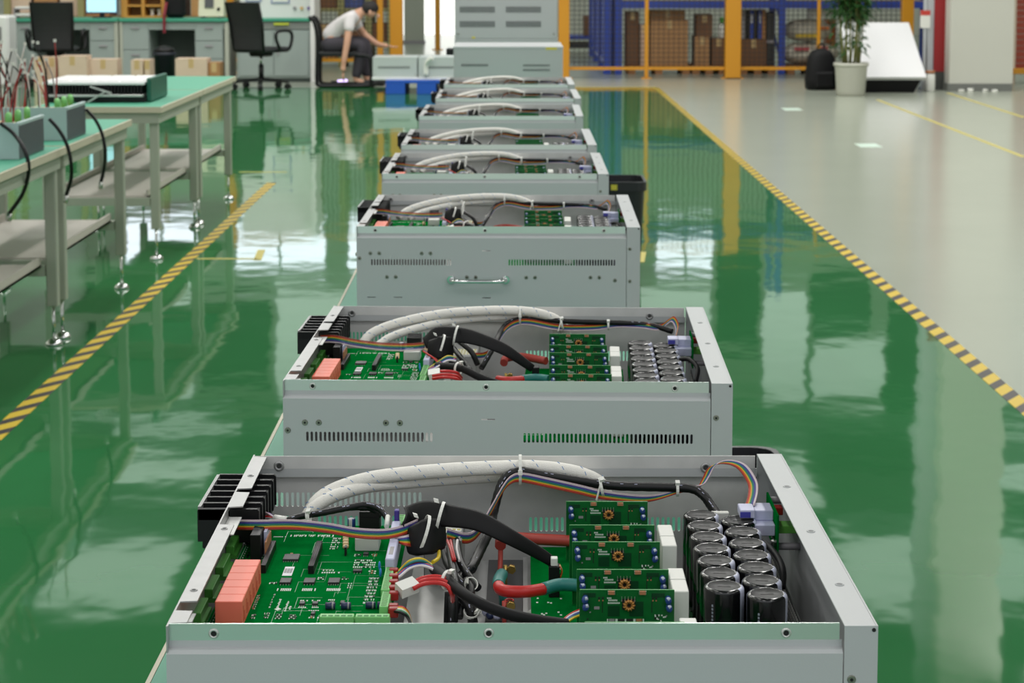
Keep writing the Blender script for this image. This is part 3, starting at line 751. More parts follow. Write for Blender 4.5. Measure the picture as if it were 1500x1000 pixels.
def zip_tie(root, c, ax, R_, hd=(0, 0, 1), tail=None, wd=.0022):
    m_ = MB(); c = Vector(c); ax = Vector(ax).normalized(); hd = Vector(hd).normalized()
    a = ax.orthogonal().normalized(); b = ax.cross(a); n = 18; vs = []; fs = []
    for k in range(n):
        g = 2 * math.pi * k / n; d = a * math.cos(g) + b * math.sin(g)
        for rr, s in ((R_, -1), (R_, 1), (R_ + .0009, 1), (R_ + .0009, -1)): vs.append(c + d * rr + ax * wd * s / 1.4)
    for k in range(n):
        k2 = (k + 1) % n
        for e in range(4): fs.append((k * 4 + e, k * 4 + (e + 1) % 4, k2 * 4 + (e + 1) % 4, k2 * 4 + e))
    m_.add(vs, fs)
    hp = c + hd * (R_ + .0018); sx = hd.cross(ax).normalized()
    m_.obox(hp, ax * .0024, sx * .0026, hd * .0019)
    if tail is not None:
        m_.bar(hp, hp + Vector(tail), .0022, .0009)
    return m_.build('cable_tie', white, root)
def fixed_parts(root):
    control_board(root); gate_boards(root)
    # black barrier terminal block through the left wall, with six partitions
    t = MB(); zt = zc(-6)
    t.box((-.034, .372, zt - .034), (-.0005, .492, zt - .012)); t.box((0, .365, zt - .036), (.0275, .494, zt - .0035)); t.box((-.030, .362, zt - .042), (-.004, .497, zt - .026), .001)
    for k in range(7):
        v = .361 + k * .0222
        t.prism([(-.0345, v, zt - .034), (.029, v, zt - .034), (.029, v, zt - .002), (.027, v, zt), (-.033, v, zt), (-.0345, v, zt - .0015)], (0, .0042, 0))
    t.box((-.034, .361, zt - .012), (-.0005, .367, zt), .0006)
    tb = t.build('barrier_terminal_block', blk, root)
    sc_ = MB()
    for k in range(6): sc_.cyl((-.018, .376 + k * .0222, zt - .018), (-.018, .376 + k * .0222, zt - .013), .0045, 10); sc_.cyl((.012, .376 + k * .0222, zt - .018), (.012, .376 + k * .0222, zt - .013), .0045, 10)
    sc_.build('terminal_screw', chrome, tb)
    MB().box((-.0352, .368, zt - .004), (-.0318, .492, zt + .0008)).build('marker_strip', M('marker_strip', (150, 150, 150), .4, .5), tb)
    MB().cyl((-.004, .350, zc(-13)), (.0, .350, zc(-13)), .003, 8).build('screw', tin, root)
    # middle of the box: power supply, heat-sink plates, insulating strip, nylon rivets
    m_ = MB(); m_.box((.182, .06, zc(-112)), (.232, .47, zc(-96))); m_.build('heat_sink_plate', galv_in, root)
    m_ = MB(); m_.box((.300, .03, zc(-112)), (.336, .50, zc(-100))); m_.box((.234, .03, zc(-116)), (.262, .50, zc(-104))); m_.build('cover_plate', M('brushed_plate', (176, 176, 176), .35, .4, var=(30, .12)), root)
    MB().box((.262, .03, zc(-112)), (.300, .50, zc(-103))).build('insulating_strip', M('insulating_strip', (66, 66, 68), .35), root)
    ps = MB().box((.196, .395, zc(-96)), (.236, .505, zc(-48)), .001).build('power_supply', galv, root)
    m_ = MB()
    for j in range(4):
        m_.m = 0; m_.box((.198, .40 + j * .011, zc(-48)), (.234, .407 + j * .011, zc(-46.5)))
        for k in range(7): m_.m = 1; m_.box((.200 + k * .005, .402 + j * .011, zc(-46.5)), (.2035 + k * .005, .405 + j * .011, zc(-46)))
    m_.build('terminal_strip', [white, M('ochre_clip', (180, 170, 60), .5)], ps)
    for k, u in enumerate((.199, .213)):
        rg = MB(); rg.torus((u, .392, zc(-52)), .0042, .0013, (0, 1, .4), 14, 6); rg.build('ring_lug', white, ps)
    rv = MB()
    for u, v in ((.2485, .255), (.247, .195), (.2515, .325), (.306, .25), (.304, .19), (.31, .32), (.2475, .14), (.303, .13)):
        MB().ell((u, v, zc(-101)), .0062, .0062, .004).build('nylon_rivet', white, root)
    # studs and busbar cables
    for v, col in ((.272, 0), (.385, 1)):
        m_ = MB(); m_.cyl((.2815, v, zc(-103)), (.2815, v, zc(-72)), .0022, 8); m_.m = 1; m_.cyl((.288, v - .004, zc(-76)), (.288, v + .003, zc(-76)), .0045, 6); m_.build('brass_stud', [redd if col == 0 else brass, brass], root)
    # small board on the right wall with its connector, stand-offs and lamps
    wb_ = MB(); wb_.box((.566, .402, zc(-66)), (.568, .492, zc(-24))); b = wb_.build('side_board', pcb, root)
    m_ = MB(); m_.box((.545, .432, zc(-38)), (.566, .462, zc(-27)), .0008); m_.box((.530, .426, zc(-34)), (.546, .452, zc(-25)), .0008); m_.box((.538, .416, zc(-50)), (.566, .440, zc(-38)), .0008); m_.build('lavender_connector', lav, b)
    m_ = MB(); m_.box((.530, .4255, zc(-33)), (.541, .426, zc(-27))); m_.build('blue_mark', M('blue_mark', (70, 70, 170), .5), b)
    for v, z_ in ((.413, -60), (.482, -30)): MB().cyl((.568, v, zc(z_)), (.593, v, zc(z_)), .004, 8).build('stand_off', gry, b)
    MB().box((.568, .445, zc(-36)), (.578, .458, zc(-28)), .0006).build('red_lamp', M('red_lamp', (160, 30, 30), .3), b)
    MB().box((.568, .412, zc(-46)), (.588, .432, zc(-38)), .0006).build('green_plug', M('green_plug', (90, 160, 60), .4), b)
    m_ = MB()
    for k in range(6): m_.box((.5645, .408 + k * .013, zc(-58)), (.566, .412 + k * .013, zc(-54))); m_.cyl((.560, .404 + k * .001, zc(-52 - k)), (.566, .404 + k * .001, zc(-52 - k)), .002, 6)
    tag(m_.build('surface_mount_part', tin, b), kind='stuff')
    # perforated inner strip along the right side; pale squares imitate light through its holes
    pf = MB(); pf.box((.566, .03, .0025), (.5675, .45, zc(-78))); pf.m = 1
    for j in range(60):
        for k in range(7): pf.box((.5655, .042 + j * .0066 + (k % 2) * .0033, zc(-85 - k * 6.0)), (.566, .0452 + j * .0066 + (k % 2) * .0033, zc(-81 - k * 6.0)))
    tag(pf.build('perforated_strip', [dsteel, M('hole_light_pale', (216, 216, 210), .3, .4)], root), kind='stuff')
# ------------------------------------------------------------------ wiring
def wire(root, name, pts, r, mat, n=5, seg=7):
    return MB().tube(pts, r, seg, n).build(name, mat, root)
def loom(root, name, pts, r, n=6):
    """braided black loom: tube with a slightly beaded profile and pale flecks"""
    path = cat(pts, n); m_ = MB(); m_.tube(path, [r * (1.0 + .07 * (i % 2)) for i in range(len(path))], 9)
    o = m_.build(name, loomk, root)
    fl = MB(); rnd = random.Random(len(path))
    for i in range(2, len(path) - 2):
        if rnd.random() < .3:
            p = path[i] + Vector((rnd.uniform(-.3, .3) * r, -r * .8, r * .75)); d = (path[i + 1] - path[i]).normalized()
            fl.bar(p - d * .0016, p + d * .0016, .0006, .0006)
    if fl.v: tag(fl.build('loom_fleck', lav, o), kind='stuff')
    return o
def sleeved(root, pts, r, n=7):
    path = cat(pts, n); o = MB().tube(path, r, 12).build('white_sleeved_cable', sleeve, root)
    th = MB(); L = 0.0; last = 0
    for i in range(len(path) - 1):
        L += (path[i + 1] - path[i]).length
        if L - last > .022 and 2 < i < len(path) - 4:
            last = L; t = (path[i + 1] - path[i]).normalized(); s_ = Vector((0, -1, .35)); s_ = (s_ - t * s_.dot(t)).normalized(); u_ = t.cross(s_)
            pr = None
            for k in range(7):
                g = -1.35 + 2.7 * k / 6
                p = path[i] + t * (.0145 * (k / 6 - .5)) + (s_ * math.cos(g) + u_ * math.sin(g)) * (r + .0001)
                if pr is not None and k % 2: th.bar(pr, p, .0007, .0003, s_)
                pr = p
    tag(th.build('blue_thread', bluet, o), kind='stuff')
    return o
def harness_near(root):
    Q = q
    sleeved(root, [Q(452, 762, v=492), Q(462, 738, v=500), Q(490, 718, v=512), Q(540, 702, v=522), Q(600, 694, v=526), Q(660, 689, v=526), Q(720, 686, v=526), Q(780, 685, v=526), Q(830, 690, v=528), Q(862, 699, v=534), Q(880, 710, v=538), Q(888, 728, v=536), Q(890, 760, v=532)], .0080)
    sleeved(root, [Q(444, 768, v=476), Q(458, 746, v=482), Q(490, 727, v=498), Q(540, 713, v=520), Q(600, 707, v=534), Q(660, 702, v=538), Q(720, 698, v=540), Q(790, 694, v=541), Q(850, 697, v=542), Q(878, 716, v=540), Q(884, 755, v=536)], .0070)
    ribbon('ribbon_cable', root, [Q(345, 769, -20), Q(375, 769.5, -19), Q(430, 769, -17), Q(480, 774, -19), Q(520, 781, -21), Q(560, 783, -21), Q(588, 778, -18), Q(612, 768, -16)], (0, .35, 1), .00106)
    ribbon('ribbon_cable', root, [Q(655, 782, v=395), Q(685, 789, v=410), Q(703, 776, v=440), Q(718, 750, v=470), Q(737, 716, v=490), Q(749, 703, v=500), Q(765, 700, v=504), Q(800, 707, v=504), Q(850, 718, v=504), Q(880, 725, v=504), Q(930, 731, v=506), Q(962, 729, v=510), Q(1000, 718, v=512), Q(1024, 714, v=515), Q(1034, 700, v=520), Q(1043, 684, v=522), Q(1062, 677, v=520), Q(1085, 683, v=510), Q(1101, 705, v=490), Q(1103, 722, v=470), Q(1098, 742, v=445)],
           [(0, .3, 1), (-.7, .2, .8), (-.3, .3, 1), (0, .3, 1), (0, .3, 1), (-.6, .3, .6), (1, -.2, .2)], .00112, r=.00064)
    loom(root, 'black_loom', [Q(690, 835, -60), Q(703, 808, -52), Q(716, 780, -40), Q(722, 755, v=482), Q(731, 720, v=500), Q(742, 699, v=508), Q(762, 691, v=510), Q(800, 697, v=510), Q(850, 705, v=510), Q(900, 712, v=510), Q(960, 714, v=512), Q(1010, 716, v=512), Q(1030, 726, v=505), Q(1042, 742, v=495), Q(1052, 756, v=480)], .0050)
    loom(root, 'black_loom', [Q(1020, 719, v=508), Q(1036, 733, v=498), Q(1046, 746, v=486), Q(1056, 756, v=470)], .003)
    m_ = MB(); a = Q(1054, 754, v=470); m_.box((a.x - .009, a.y - .004, a.z - .006), (a.x + .010, a.y + .004, a.z + .003), .0008); m_.build('white_plug', whiteb, root)
    # loom to the terminal block on the left with a white heat-shrunk end and splayed wires
    loom(root, 'black_loom', [Q(420, 763, -26), Q(440, 757, -24), Q(470, 752, -20), Q(505, 745, -17), Q(535, 740, -16), Q(556, 746, -18), Q(568, 760, -24)], .0034)
    loom(root, 'black_loom', [Q(510, 745, -18), Q(540, 745, -20), Q(557, 757, -30)], .0026)
    MB().cyl(Q(402, 760, -26), Q(421, 763, -26), .0042, 10).build('white_heat_shrink', white, root)
    for k in range(9):
        a = Q(392, 757, -28) + Vector((random.uniform(-.005, .001), random.uniform(-.004, .006), random.uniform(-.004, .005)))
        wire(root, 'splayed_wire', [Q(404, 760, -26), a, a + Vector((-.006, .006, -.012))], .0011, (red, vio, wht, pnk)[k % 4], 4, 5)
    MB().cyl(Q(568, 757, -22), Q(566.5, 772, -26), .0026, 8).build('white_heat_shrink', white, root)
    wire(root, 'black_lead', [Q(345, 775, -24), Q(372, 768, -28), Q(420, 767, -30), Q(452, 768, -34)], .0028, blk)
    # folded black sheath over the flat cables, out to a plug on the driver side
    band('black_sheath', root, [Q(590, 779, -20), Q(603, 758, -12), Q(622, 752, -6), Q(655, 756, -5), Q(700, 764, -8), Q(745, 786, -22), Q(790, 811, -46), Q(814, 827, -60)], [(.2, .5, .8), (0, .55, .8), (.2, .6, .75), (.3, .3, .9)], [.020, .026, .026, .022, .019, .014, .010], .0042, blkr)
    band('folded_sheath', root, [Q(598, 793, -30), Q(612, 790, -22), Q(630, 786, -20), Q(650, 782, -24)], [(-.15, .5, .85), (0, .5, .85), (.1, .5, .85)], [.026, .034, .036, .030], .0060, blkr)
    for k in range(10):
        wire(root, 'flat_cable_strand', [Q(578, 789 + k * .4, -26 - .6 * k), Q(592, 786 + 1.4 * k, -22 - k * .8), Q(603, 783 + 2.0 * k, -22 - k)], .0008, RB[k], 4, 5)
    m_ = MB(); a = Q(814, 838, -64); m_.box((a.x - .007, a.y - .003, zc(-90)), (a.x + .004, a.y + .010, zc(-58)), .0006); m_.build('black_plug', blk, root)
    m_ = MB(); m_.box((a.x - .005, a.y - .001, zc(-58)), (a.x + .002, a.y + .008, zc(-50)), .0006); m_.build('white_latch', white, root)
    for k in range(4): wire(root, 'flat_cable_strand', [a + Vector((.004, .002 * k, .006)), a + Vector((.0065, .002 * k, .0)), a + Vector((.004, .002 * k, -.008))], .0008, (org, wht, yel, brn)[k], 3, 5)
    # main black cable from the control board across to the driver side
    wire(root, 'black_cable', [Q(636, 834, -34), Q(652, 846, -30), Q(668, 862, -30), Q(695, 880, -33), Q(735, 897, -40), Q(780, 908, -48), Q(830, 915, -58)], .0054, blkr, 6, 10)
    for k, (mt, dy, dw) in enumerate(((yel, -6, 4), (teal, -3, 3), (red, 0, 0), (blu, 2, 0), (wht, 4, -1))):
        wire(root, 'signal_wire', [Q(577, 847 + dy * .4, -36), Q(586, 841 + dy * .9, -34), Q(600, 829 + dy * 1.1, -28 + dw), Q(616, 825 + dy, -26 + dw), Q(630, 830 + dy * .6, -29), Q(640, 838 + dy * .2, -33)], .0014, mt)
    wire(root, 'signal_wire', [Q(634, 824, -34), Q(642, 818, -34), Q(643, 808, -38), Q(641, 798, -44)], .0020, yel)
    for k, (dy, dw) in enumerate(((0, 0), (9, -2), (4, -4))):
        wire(root, 'red_wire', [Q(605, 854 + dy, -30), Q(620, 847 + dy, -26), Q(640, 845 + dy, -25), Q(655, 850 + dy, -28), Q(662, 862 + dy, -36), Q(663, 872 + dy, -50)], .0022, red)
    a, b_ = Q(584, 866, -32), Q(609, 856, -29); m_ = MB(); m_.bar(a, b_, .013, .010, (0, -.4, 1)); m_.build('white_wire_marker', white, root)
    for k in range(5):
        a = Q(576, 839 + k * 8.5, -36); m_ = MB(); m_.box((a.x - .004, a.y - .004, a.z - .004), (a.x + .005, a.y + .004, a.z + .004), .001); m_.build('red_plug', M('red_plug', (150, 30, 26), .35), root)
    for k in range(2):
        a = Q(574, 893 + k * 5, -38); m_ = MB(); m_.box((a.x - .003, a.y - .004, a.z - .004), (a.x + .006, a.y + .004, a.z + .005), .001); m_.build('red_plug', M('red_plug', (150, 30, 26), .35), root)
    for k, mt in enumerate((red, yel, wht, grn, blk)):
        wire(root, 'signal_wire', [Q(577, 892 + k, -36), Q(588, 890 + k * 2, -34), Q(597, 897 + k * 2, -40), Q(602, 912 + k, -56)], .0014, mt)
    # black looms knotted in the middle
    for k, (p) in enumerate((((656, 785, -48), (660, 812, -52), (664, 838, -56), (668, 860, -62)), ((668, 788, -50), (672, 815, -54), (680, 835, -58), (700, 862, -68)), ((712, 788, -50), (702, 812, -54), (690, 832, -58), (676, 842, -62), (668, 865, -66)),
                             ((650, 800, -50), (655, 825, -58), (672, 850, -62), (688, 868, -72)), ((663, 870, -60), (661, 890, -70), (660, 925, -92)), ((668, 868, -60), (680, 880, -66), (690, 896, -74), (694, 926, -96)), ((684, 850, -58), (690, 868, -64), (678, 884, -70), (672, 905, -80)))):
        loom(root, 'black_loom', [Q(*a) for a in p], .0050 if k in (4, 5) else .0040, 5)
    band('black_sheath', root, [Q(662, 868, -58), Q(661, 890, -70), Q(660, 925, -92)], [(1, 0, 0), (1, 0, 0)], [.014, .014], .005, blkr)
    for k, mt in enumerate((red, red, blk, wht)): wire(root, 'signal_wire', [Q(655 + 5 * k, 792, -42), Q(660 + 3 * k, 805, -44), Q(664 + 3 * k, 822, -50)], .0015, mt)
    for k, mt in enumerate((red, wht, blu, teal, yel)):
        wire(root, 'signal_wire', [Q(852, 893 + 2 * k, -60), Q(838, 899 + 2 * k, -58), Q(826, 908 + 2 * k, -60), Q(812, 922 + k, -66)], .0012, mt)
    # busbar cables in coloured heat-shrink
    wire(root, 'red_busbar_cable', [Q(733, 800, -76), Q(735, 790, -72), Q(752, 788, -70), Q(785, 790, -68), Q(840, 793, -68)], .0062, redd, 6, 10)
    wire(root, 'red_riser', [Q(733.5, 792, -74), Q(733, 820, -90), Q(732, 842, -100)], .0028, redd, 4, 8)
    wire(root, 'red_busbar_cable', [Q(730, 858, -66), Q(734, 864, -66), Q(748, 867, -66), Q(772, 867, -66), Q(798, 863, -66)], .0060, red, 6, 12)
    wire(root, 'teal_heat_shrink', [Q(735, 842, -72), Q(731, 850, -67), Q(730, 859, -66)], .0064, teal, 5, 12)
    wire(root, 'teal_heat_shrink', [Q(795, 863.5, -66), Q(820, 857, -66), Q(850, 858, -66)], .0064, teal, 5, 12)
    wire(root, 'teal_riser', [Q(736, 868, -80), Q(737, 890, -98)], .004, teal, 3, 8)
    m_ = MB()
    for k in range(6): m_.torus(Q(746, 880 + 3.0 * k, -84 - 2 * k), .0042, .0009, (0, 0, 1), 14, 5)
    m_.build('red_coil_spring', red, root)
    for k in range(9):
        m_ = MB(); a = Q(712 + 5.5 * k, 897 + (k * 5) % 9, -96); m_.ell(a, .0045, .0045, .004, 8, 5); m_.build('blue_disc_part', M('navy_capacitor', (36, 46, 84), .3) if k % 3 else lav, root)
    wire(root, 'black_lead', [Q(1108, 790, -50), Q(1125, 800, -46), Q(1140, 818, -46), Q(1147, 838, -50), Q(1146, 862, -62)], .0034, blkr)
    wire(root, 'red_wire', [Q(1104, 787, -52), Q(1112, 791, -50), Q(1118, 796, -48)], .0026, redd)
    # cable ties
    zip_tie(root, Q(762, 689, v=514), (1, 0, .0), .0165, (0, -.9, .1))
    zip_tie(root, Q(881, 714, v=510), (1, -.0, .2), .0098, (0, -.5, .9), (-.006, -.004, -.022))
    zip_tie(root, Q(992, 717, v=514), (1, 0, 0), .0070, (0, -.4, .9))
    zip_tie(root, Q(645, 757, -6), (1, -.1, -.25), .0145, (-.25, .2, .95))
    zip_tie(root, Q(620, 783, -20), (1, .1, -.35), .0190, (-.35, 0, .9))
    zip_tie(root, Q(656, 850, -28), (.7, -.5, 0), .0085, (.3, -.3, .9))
    zip_tie(root, Q(690, 856, -60), (.3, -.6, .5), .0060, (-.5, -.6, .5))
    zip_tie(root, Q(690, 897, -75), (.1, -.5, .7), .0066, (.6, -.6, .3))
    zip_tie(root, Q(452, 757, -22), (1, -.2, .2), .0052, (0, -.4, .9), (.0, -.004, -.012))
    zip_tie(root, Q(714, 758, v=470), (.3, .3, .8), .0062, (-.6, -.7, .3))
def harness_far(root):
    def Q(x, y, w_=None, v=None): return q(x, y, w_, v, F2)
    sleeved(root, [Q(530, 505, v=470), Q(545, 489, v=485), Q(575, 476, v=500), Q(620, 465, v=510), Q(670, 458, v=512), Q(730, 455, v=512), Q(775, 457, v=514), Q(805, 464, v=522), Q(822, 474, v=528), Q(830, 488, v=528), Q(832, 520, v=522)], .0076)
    sleeved(root, [Q(552, 508, v=455), Q(575, 493, v=475), Q(620, 479, v=498), Q(670, 469, v=518), Q(730, 464, v=520), Q(775, 465, v=530), Q(805, 472, v=534), Q(816, 486, v=534), Q(818, 520, v=530)], .0066)
    ribbon('ribbon_cable', root, [Q(469, 497, -16), Q(490, 497, -15), Q(520, 503, -16), Q(560, 508, -17), Q(600, 509, -18), Q(622, 507, -18)], (0, .35, 1), .00125, True)
    ribbon('ribbon_cable', root, [Q(690, 522, v=400), Q(712, 520, v=420), Q(728, 503, v=450), Q(740, 484, v=480), Q(755, 474, v=505), Q(775, 472, v=512), Q(820, 480, v=515), Q(870, 480, v=515), Q(905, 476, v=515), Q(940, 477, v=512), Q(965, 480, v=508), Q(978, 472, v=512), Q(986, 468, v=508), Q(992, 480, v=495), Q(988, 498, v=460)], [(0, .3, 1), (0, .3, 1), (0, .3, 1), (.5, .3, .8)], .00105, True)
    loom(root, 'black_loom', [Q(705, 540, -60), Q(722, 510, -35), Q(736, 482, v=485), Q(750, 471, v=508), Q(775, 467, v=518), Q(830, 471, v=518), Q(900, 473, v=515), Q(950, 476, v=515), Q(985, 486, v=500)], .0042)
    for k, (p) in enumerate((((655, 500, -20), (672, 520, -30), (690, 545, -40)), ((640, 500, -18), (662, 530, -40), (700, 552, -50)), ((670, 498, -14), (690, 515, -24), (700, 535, -44)))): loom(root, 'black_loom', [Q(*a) for a in p], .004, 5)
    band('black_sheath', root, [Q(622, 503, -14), Q(640, 492, -2), Q(670, 491, -2), Q(700, 497, -6), Q(740, 513, -20), Q(780, 540, -50)], [(.2, .5, .8), (0, .55, .8), (.2, .6, .75), (.3, .3, .9)], [.022, .028, .026, .022, .018, .012], .0042, blkr)
    band('folded_sheath', root, [Q(628, 512, -18), Q(645, 510, -14), Q(662, 508, -18)], [(-.15, .5, .85), (.1, .5, .85)], [.028, .036, .030], .006, blkr)
    m_ = MB(); a = Q(786, 548, -62); m_.box((a.x - .007, a.y - .003, zc(-90)), (a.x + .004, a.y + .010, zc(-52)), .0006); m_.build('black_plug', blk, root)
    for k, mt in enumerate((org, wht, yel, blu, brn, red)): wire(root, 'signal_wire', [Q(620, 510 + k, -22), Q(634, 514 + 2 * k, -26), Q(646, 526 + 2 * k, -34)], .0013, mt)
    wire(root, 'black_cable', [Q(640, 536, -30), Q(675, 540, -26), Q(710, 556, -38), Q(760, 570, -60)], .0054, blkr, 6, 10)
    for k, (mt, dy, dw) in enumerate(((yel, -6, 4), (teal, -4, 3), (red, -2, 0), (blu, 0, 0), (wht, 2, -1))):
        wire(root, 'signal_wire', [Q(626, 543 + dy * .3, -36), Q(638, 538 + dy * .8, -30), Q(655, 527 + dy * .8, -22 + dw), Q(668, 528 + dy * .6, -24)], .0014, mt)
    for dy in (0, 5, 9): wire(root, 'red_wire', [Q(634, 546 + dy, -30), Q(650, 544 + dy, -26), Q(668, 546 + dy, -28), Q(676, 554 + dy, -40)], .0022, red)
    a, b_ = Q(628, 550, -32), Q(645, 547, -29); MB().bar(a, b_, .013, .010, (0, -.4, 1)).build('white_wire_marker', white, root)
    wire(root, 'red_busbar_cable', [Q(738, 532, -74), Q(742, 525, -70), Q(765, 523, -66), Q(800, 529, -66)], .0062, redd, 6, 10)
    wire(root, 'red_busbar_cable', [Q(728, 556, -66), Q(745, 558, -66), Q(766, 556, -66)], .0060, red, 6, 10)
    wire(root, 'teal_heat_shrink', [Q(764, 556, -66), Q(785, 554, -66), Q(804, 556, -66)], .0064, teal, 5, 10)
    wire(root, 'black_lead', [Q(995, 527, -40), Q(1010, 527, -34), Q(1022, 540, -40), Q(1019, 562, -56)], .0034, blkr)
    zip_tie(root, Q(762, 462, v=513), (1, 0, 0), .0135, (0, -.9, .1)); zip_tie(root, Q(823, 474, v=510), (1, 0, .2), .0085, (0, -.5, .9), (-.006, -.004, -.02)); zip_tie(root, Q(891, 477, v=514), (1, 0, 0), .0065, (0, -.4, .9))
    zip_tie(root, Q(668, 492, -2), (1, -.1, -.2), .0145, (-.2, .2, .95)); zip_tie(root, Q(645, 509, -16), (1, .1, -.35), .0190, (-.35, 0, .9)); zip_tie(root, Q(672, 540, -24), (.7, -.5, 0), .0085, (.3, -.3, .9)); zip_tie(root, Q(727, 503, v=452), (.3, .3, .8), .007, (-.6, -.7, .3))
GRP = 'open grey power chassis in a row on the benches'
def chassis(fr, label):
    return thing('power_chassis', label, 'electronics chassis', (fr.O.x, fr.O.y, ZB + .0006), fr.yaw, GRP)
A = chassis(F1, 'open grey power chassis nearest the camera, seven pairs of big black capacitors inside')
make_shell(A); had = set(A.children); fixed_parts(A); CUR[0] = F1
def fmat(f): return Matrix.Translation(f.O) @ Matrix.Rotation(f.yaw, 4, 'Z')
MX = fmat(F1).inverted() @ fmat(F0)
for o in A.children:
    if o not in had: o.matrix_basis = MX @ o.matrix_basis
B = dup(A, (F2.O.x, F2.O.y, ZB + .0006), F2.yaw, 'open grey power chassis second from the front, black vent slots on its near face')
had = set(A.children)
capacitors(A, [.211 + .0392 * k for k in range(7)], [.189 + .0395 * k for k in range(7)])
for o in A.children:
    if o not in had: o.matrix_basis = MX @ o.matrix_basis
harness_near(A)
capacitors(B, [.094 + .0392 * k for k in range(10)], [.072 + .0395 * k for k in range(10)])
harness_far(B)
SMALL = ('surface_mount_part', 'board_trace', 'chip', 'pad', 'resistor', 'jumper_pin', 'disc_capacitor', 'barcode_sticker', 'pin_row', 'chip_capacitor', 'blue_thread', 'loom_fleck', 'nylon_rivet', 'silkscreen_print', 'signal_wire', 'threaded_insert', 'press_stud', 'lying_capacitor', 'terminal_screw', 'screw', 'flange_hole', 'small_relay', 'black_sheath', 'black_plug')
NXT = [((-0.327, 3.982), -.8, 'open grey power chassis third from the front, a chrome bow handle on its face', ('black_sheath', 'black_plug')),
       ((-0.342, 4.990), -.2, 'open grey power chassis fourth from the front, a black bin to its right', ('black_sheath', 'black_plug')),
       ((-0.338, 5.79), 0.0, 'open grey power chassis fifth from the front', SMALL), ((-0.338, 6.89), -.4, 'open grey power chassis third from the far end of the open ones', SMALL),
       ((-0.313, 7.79), .2, 'open grey power chassis second from the far end of the open ones', SMALL), ((-0.310, 8.68), .2, 'farthest open grey power chassis, just in front of the closed grey chassis', SMALL)]
for (x, y), yw, lab, sk in NXT: dup(B, (x, y, ZB + .0006), R(yw), lab, sk)
# ------------------------------------------------------------------ closed chassis behind the open row
vent_m = M('vent_dark', (96, 100, 100), 0.6)
yel_l = M('yellow_label', (220, 205, 70), 0.5)
def closed_chassis(name, label, x0, x1, y0_, y1_, z0, z1, vents, labels=(), knob=False, mat=None, group=None):
    t = thing(name, label, 'electronics chassis', ((x0 + x1) / 2, (y0_ + y1_) / 2, z0), 0, group)
    hx, hy, hz = (x1 - x0) / 2, (y1_ - y0_) / 2, z1 - z0
    MB().box((-hx, -hy, 0), (hx, hy, hz), .004).build('housing', mat or paint, t)
    c = MB(); c.box((-hx - .001, -hy - .001, hz - .012), (hx + .001, hy + .001, hz + .0012), .001); c.build('cover', mat or paint, t)
    for (vx0, vx1, vz0, vz1) in vents:
        m_ = MB(); n = int((vx1 - vx0) / .009)
        for k in range(n): m_.box((vx0 + k * .009, -hy - .0012, vz0), (vx0 + k * .009 + .006, -hy + .001, vz1))
        tag(m_.build('vent_row', vent_m, t), kind='stuff')
    for (lx, lz, a, b_) in labels: MB().box((lx, -hy - .0012, lz), (lx + a, -hy, lz + b_)).build('yellow_label', yel_l, t)
    for sx in (-1, 1):
        MB().cyl((sx * (hx - .02), -hy, .03), (sx * (hx - .02), -hy - .003, .03), .006, 8).build('screw', screwm, t)
    if knob: MB().box((-hx - .04, -hy + .02, hz - .045), (-hx, -hy + .16, hz - .012), .003).build('terminal_block', blk, t)
    return t
closed_chassis('closed_chassis', 'closed grey chassis with yellow labels right behind the farthest open chassis', -.312, .272, 10.2, 10.76, ZB + .0005, 1.052, [(-.25, -.10, .18, .192), (.08, .23, .18, .190), (.08, .23, .155, .165)], [(.13, .05, .05, .014), (.20, .268, .06, .012)], True)
closed_chassis('closed_chassis', 'lower grey chassis of the rear pair, almost hidden behind the closed chassis with yellow labels', -.335, .265, 11.2, 11.76, ZB + .0005, 1.052, [])
closed_chassis('closed_chassis', 'upper grey chassis of the rear pair, four dark vent panels on its face', -.335, .265, 11.2, 11.76, 1.0535, 1.345, [(-.27, -.06, .155, .19), (.0, .21, .155, .19), (-.27, -.06, .07, .105), (.0, .21, .07, .105)], [(-.2, .004, .02, .01)])
# ------------------------------------------------------------------ black bins on the floor to the right of the row
def bin_(label, x0, x1, y0_, y1_, h):
    t = thing('waste_bin', label, 'bin', ((x0 + x1) / 2, (y0_ + y1_) / 2, 0))
    a, b_ = (x1 - x0) / 2, (y1_ - y0_) / 2
    def rr(sx, sy, z, r=.045, n=4):
        o = []
        for cx, cy, g0 in ((sx - r, sy - r, 0), (-sx + r, sy - r, 90), (-sx + r, -sy + r, 180), (sx - r, -sy + r, 270)):
            for k in range(n + 1):
                g = R(g0 + 90 * k / n); o.append((cx + r * math.cos(g), cy + r * math.sin(g), z))
        return o
    rings = [rr(a * .8, b_ * .8, 0), rr(a * .93, b_ * .93, h - .045), rr(a, b_, h - .045), rr(a, b_, h), rr(a - .012, b_ - .012, h), rr(a * .78 - .01, b_ * .78 - .01, .01)]
    n = len(rings[0]); vs = [p for r_ in rings for p in r_]; fs = []
    for i in range(5):
        for k in range(n): fs.append((i * n + k, i * n + (k + 1) % n, (i + 1) * n + (k + 1) % n, (i + 1) * n + k))
    fs.append(tuple(range(n))[::-1]); fs.append(tuple(5 * n + k for k in range(n)))
    m_ = MB(); m_.add(vs, fs); m_.build('bin_body', M('bin_black', (30, 31, 36), .38), t)
    MB().box((-.03, -b_ - .0015, h - .038), (.0, -b_, h - .012)).build('yellow_sticker', yel_l, t)
    return t
bin_('black plastic bin behind the right end of the nearest chassis, only its rounded rim showing', .30, .575, 3.72, 4.09, .45)
bin_('black plastic bin with a small yellow sticker to the right of the fourth open chassis', .36, .650, 9.12, 9.45, .45)
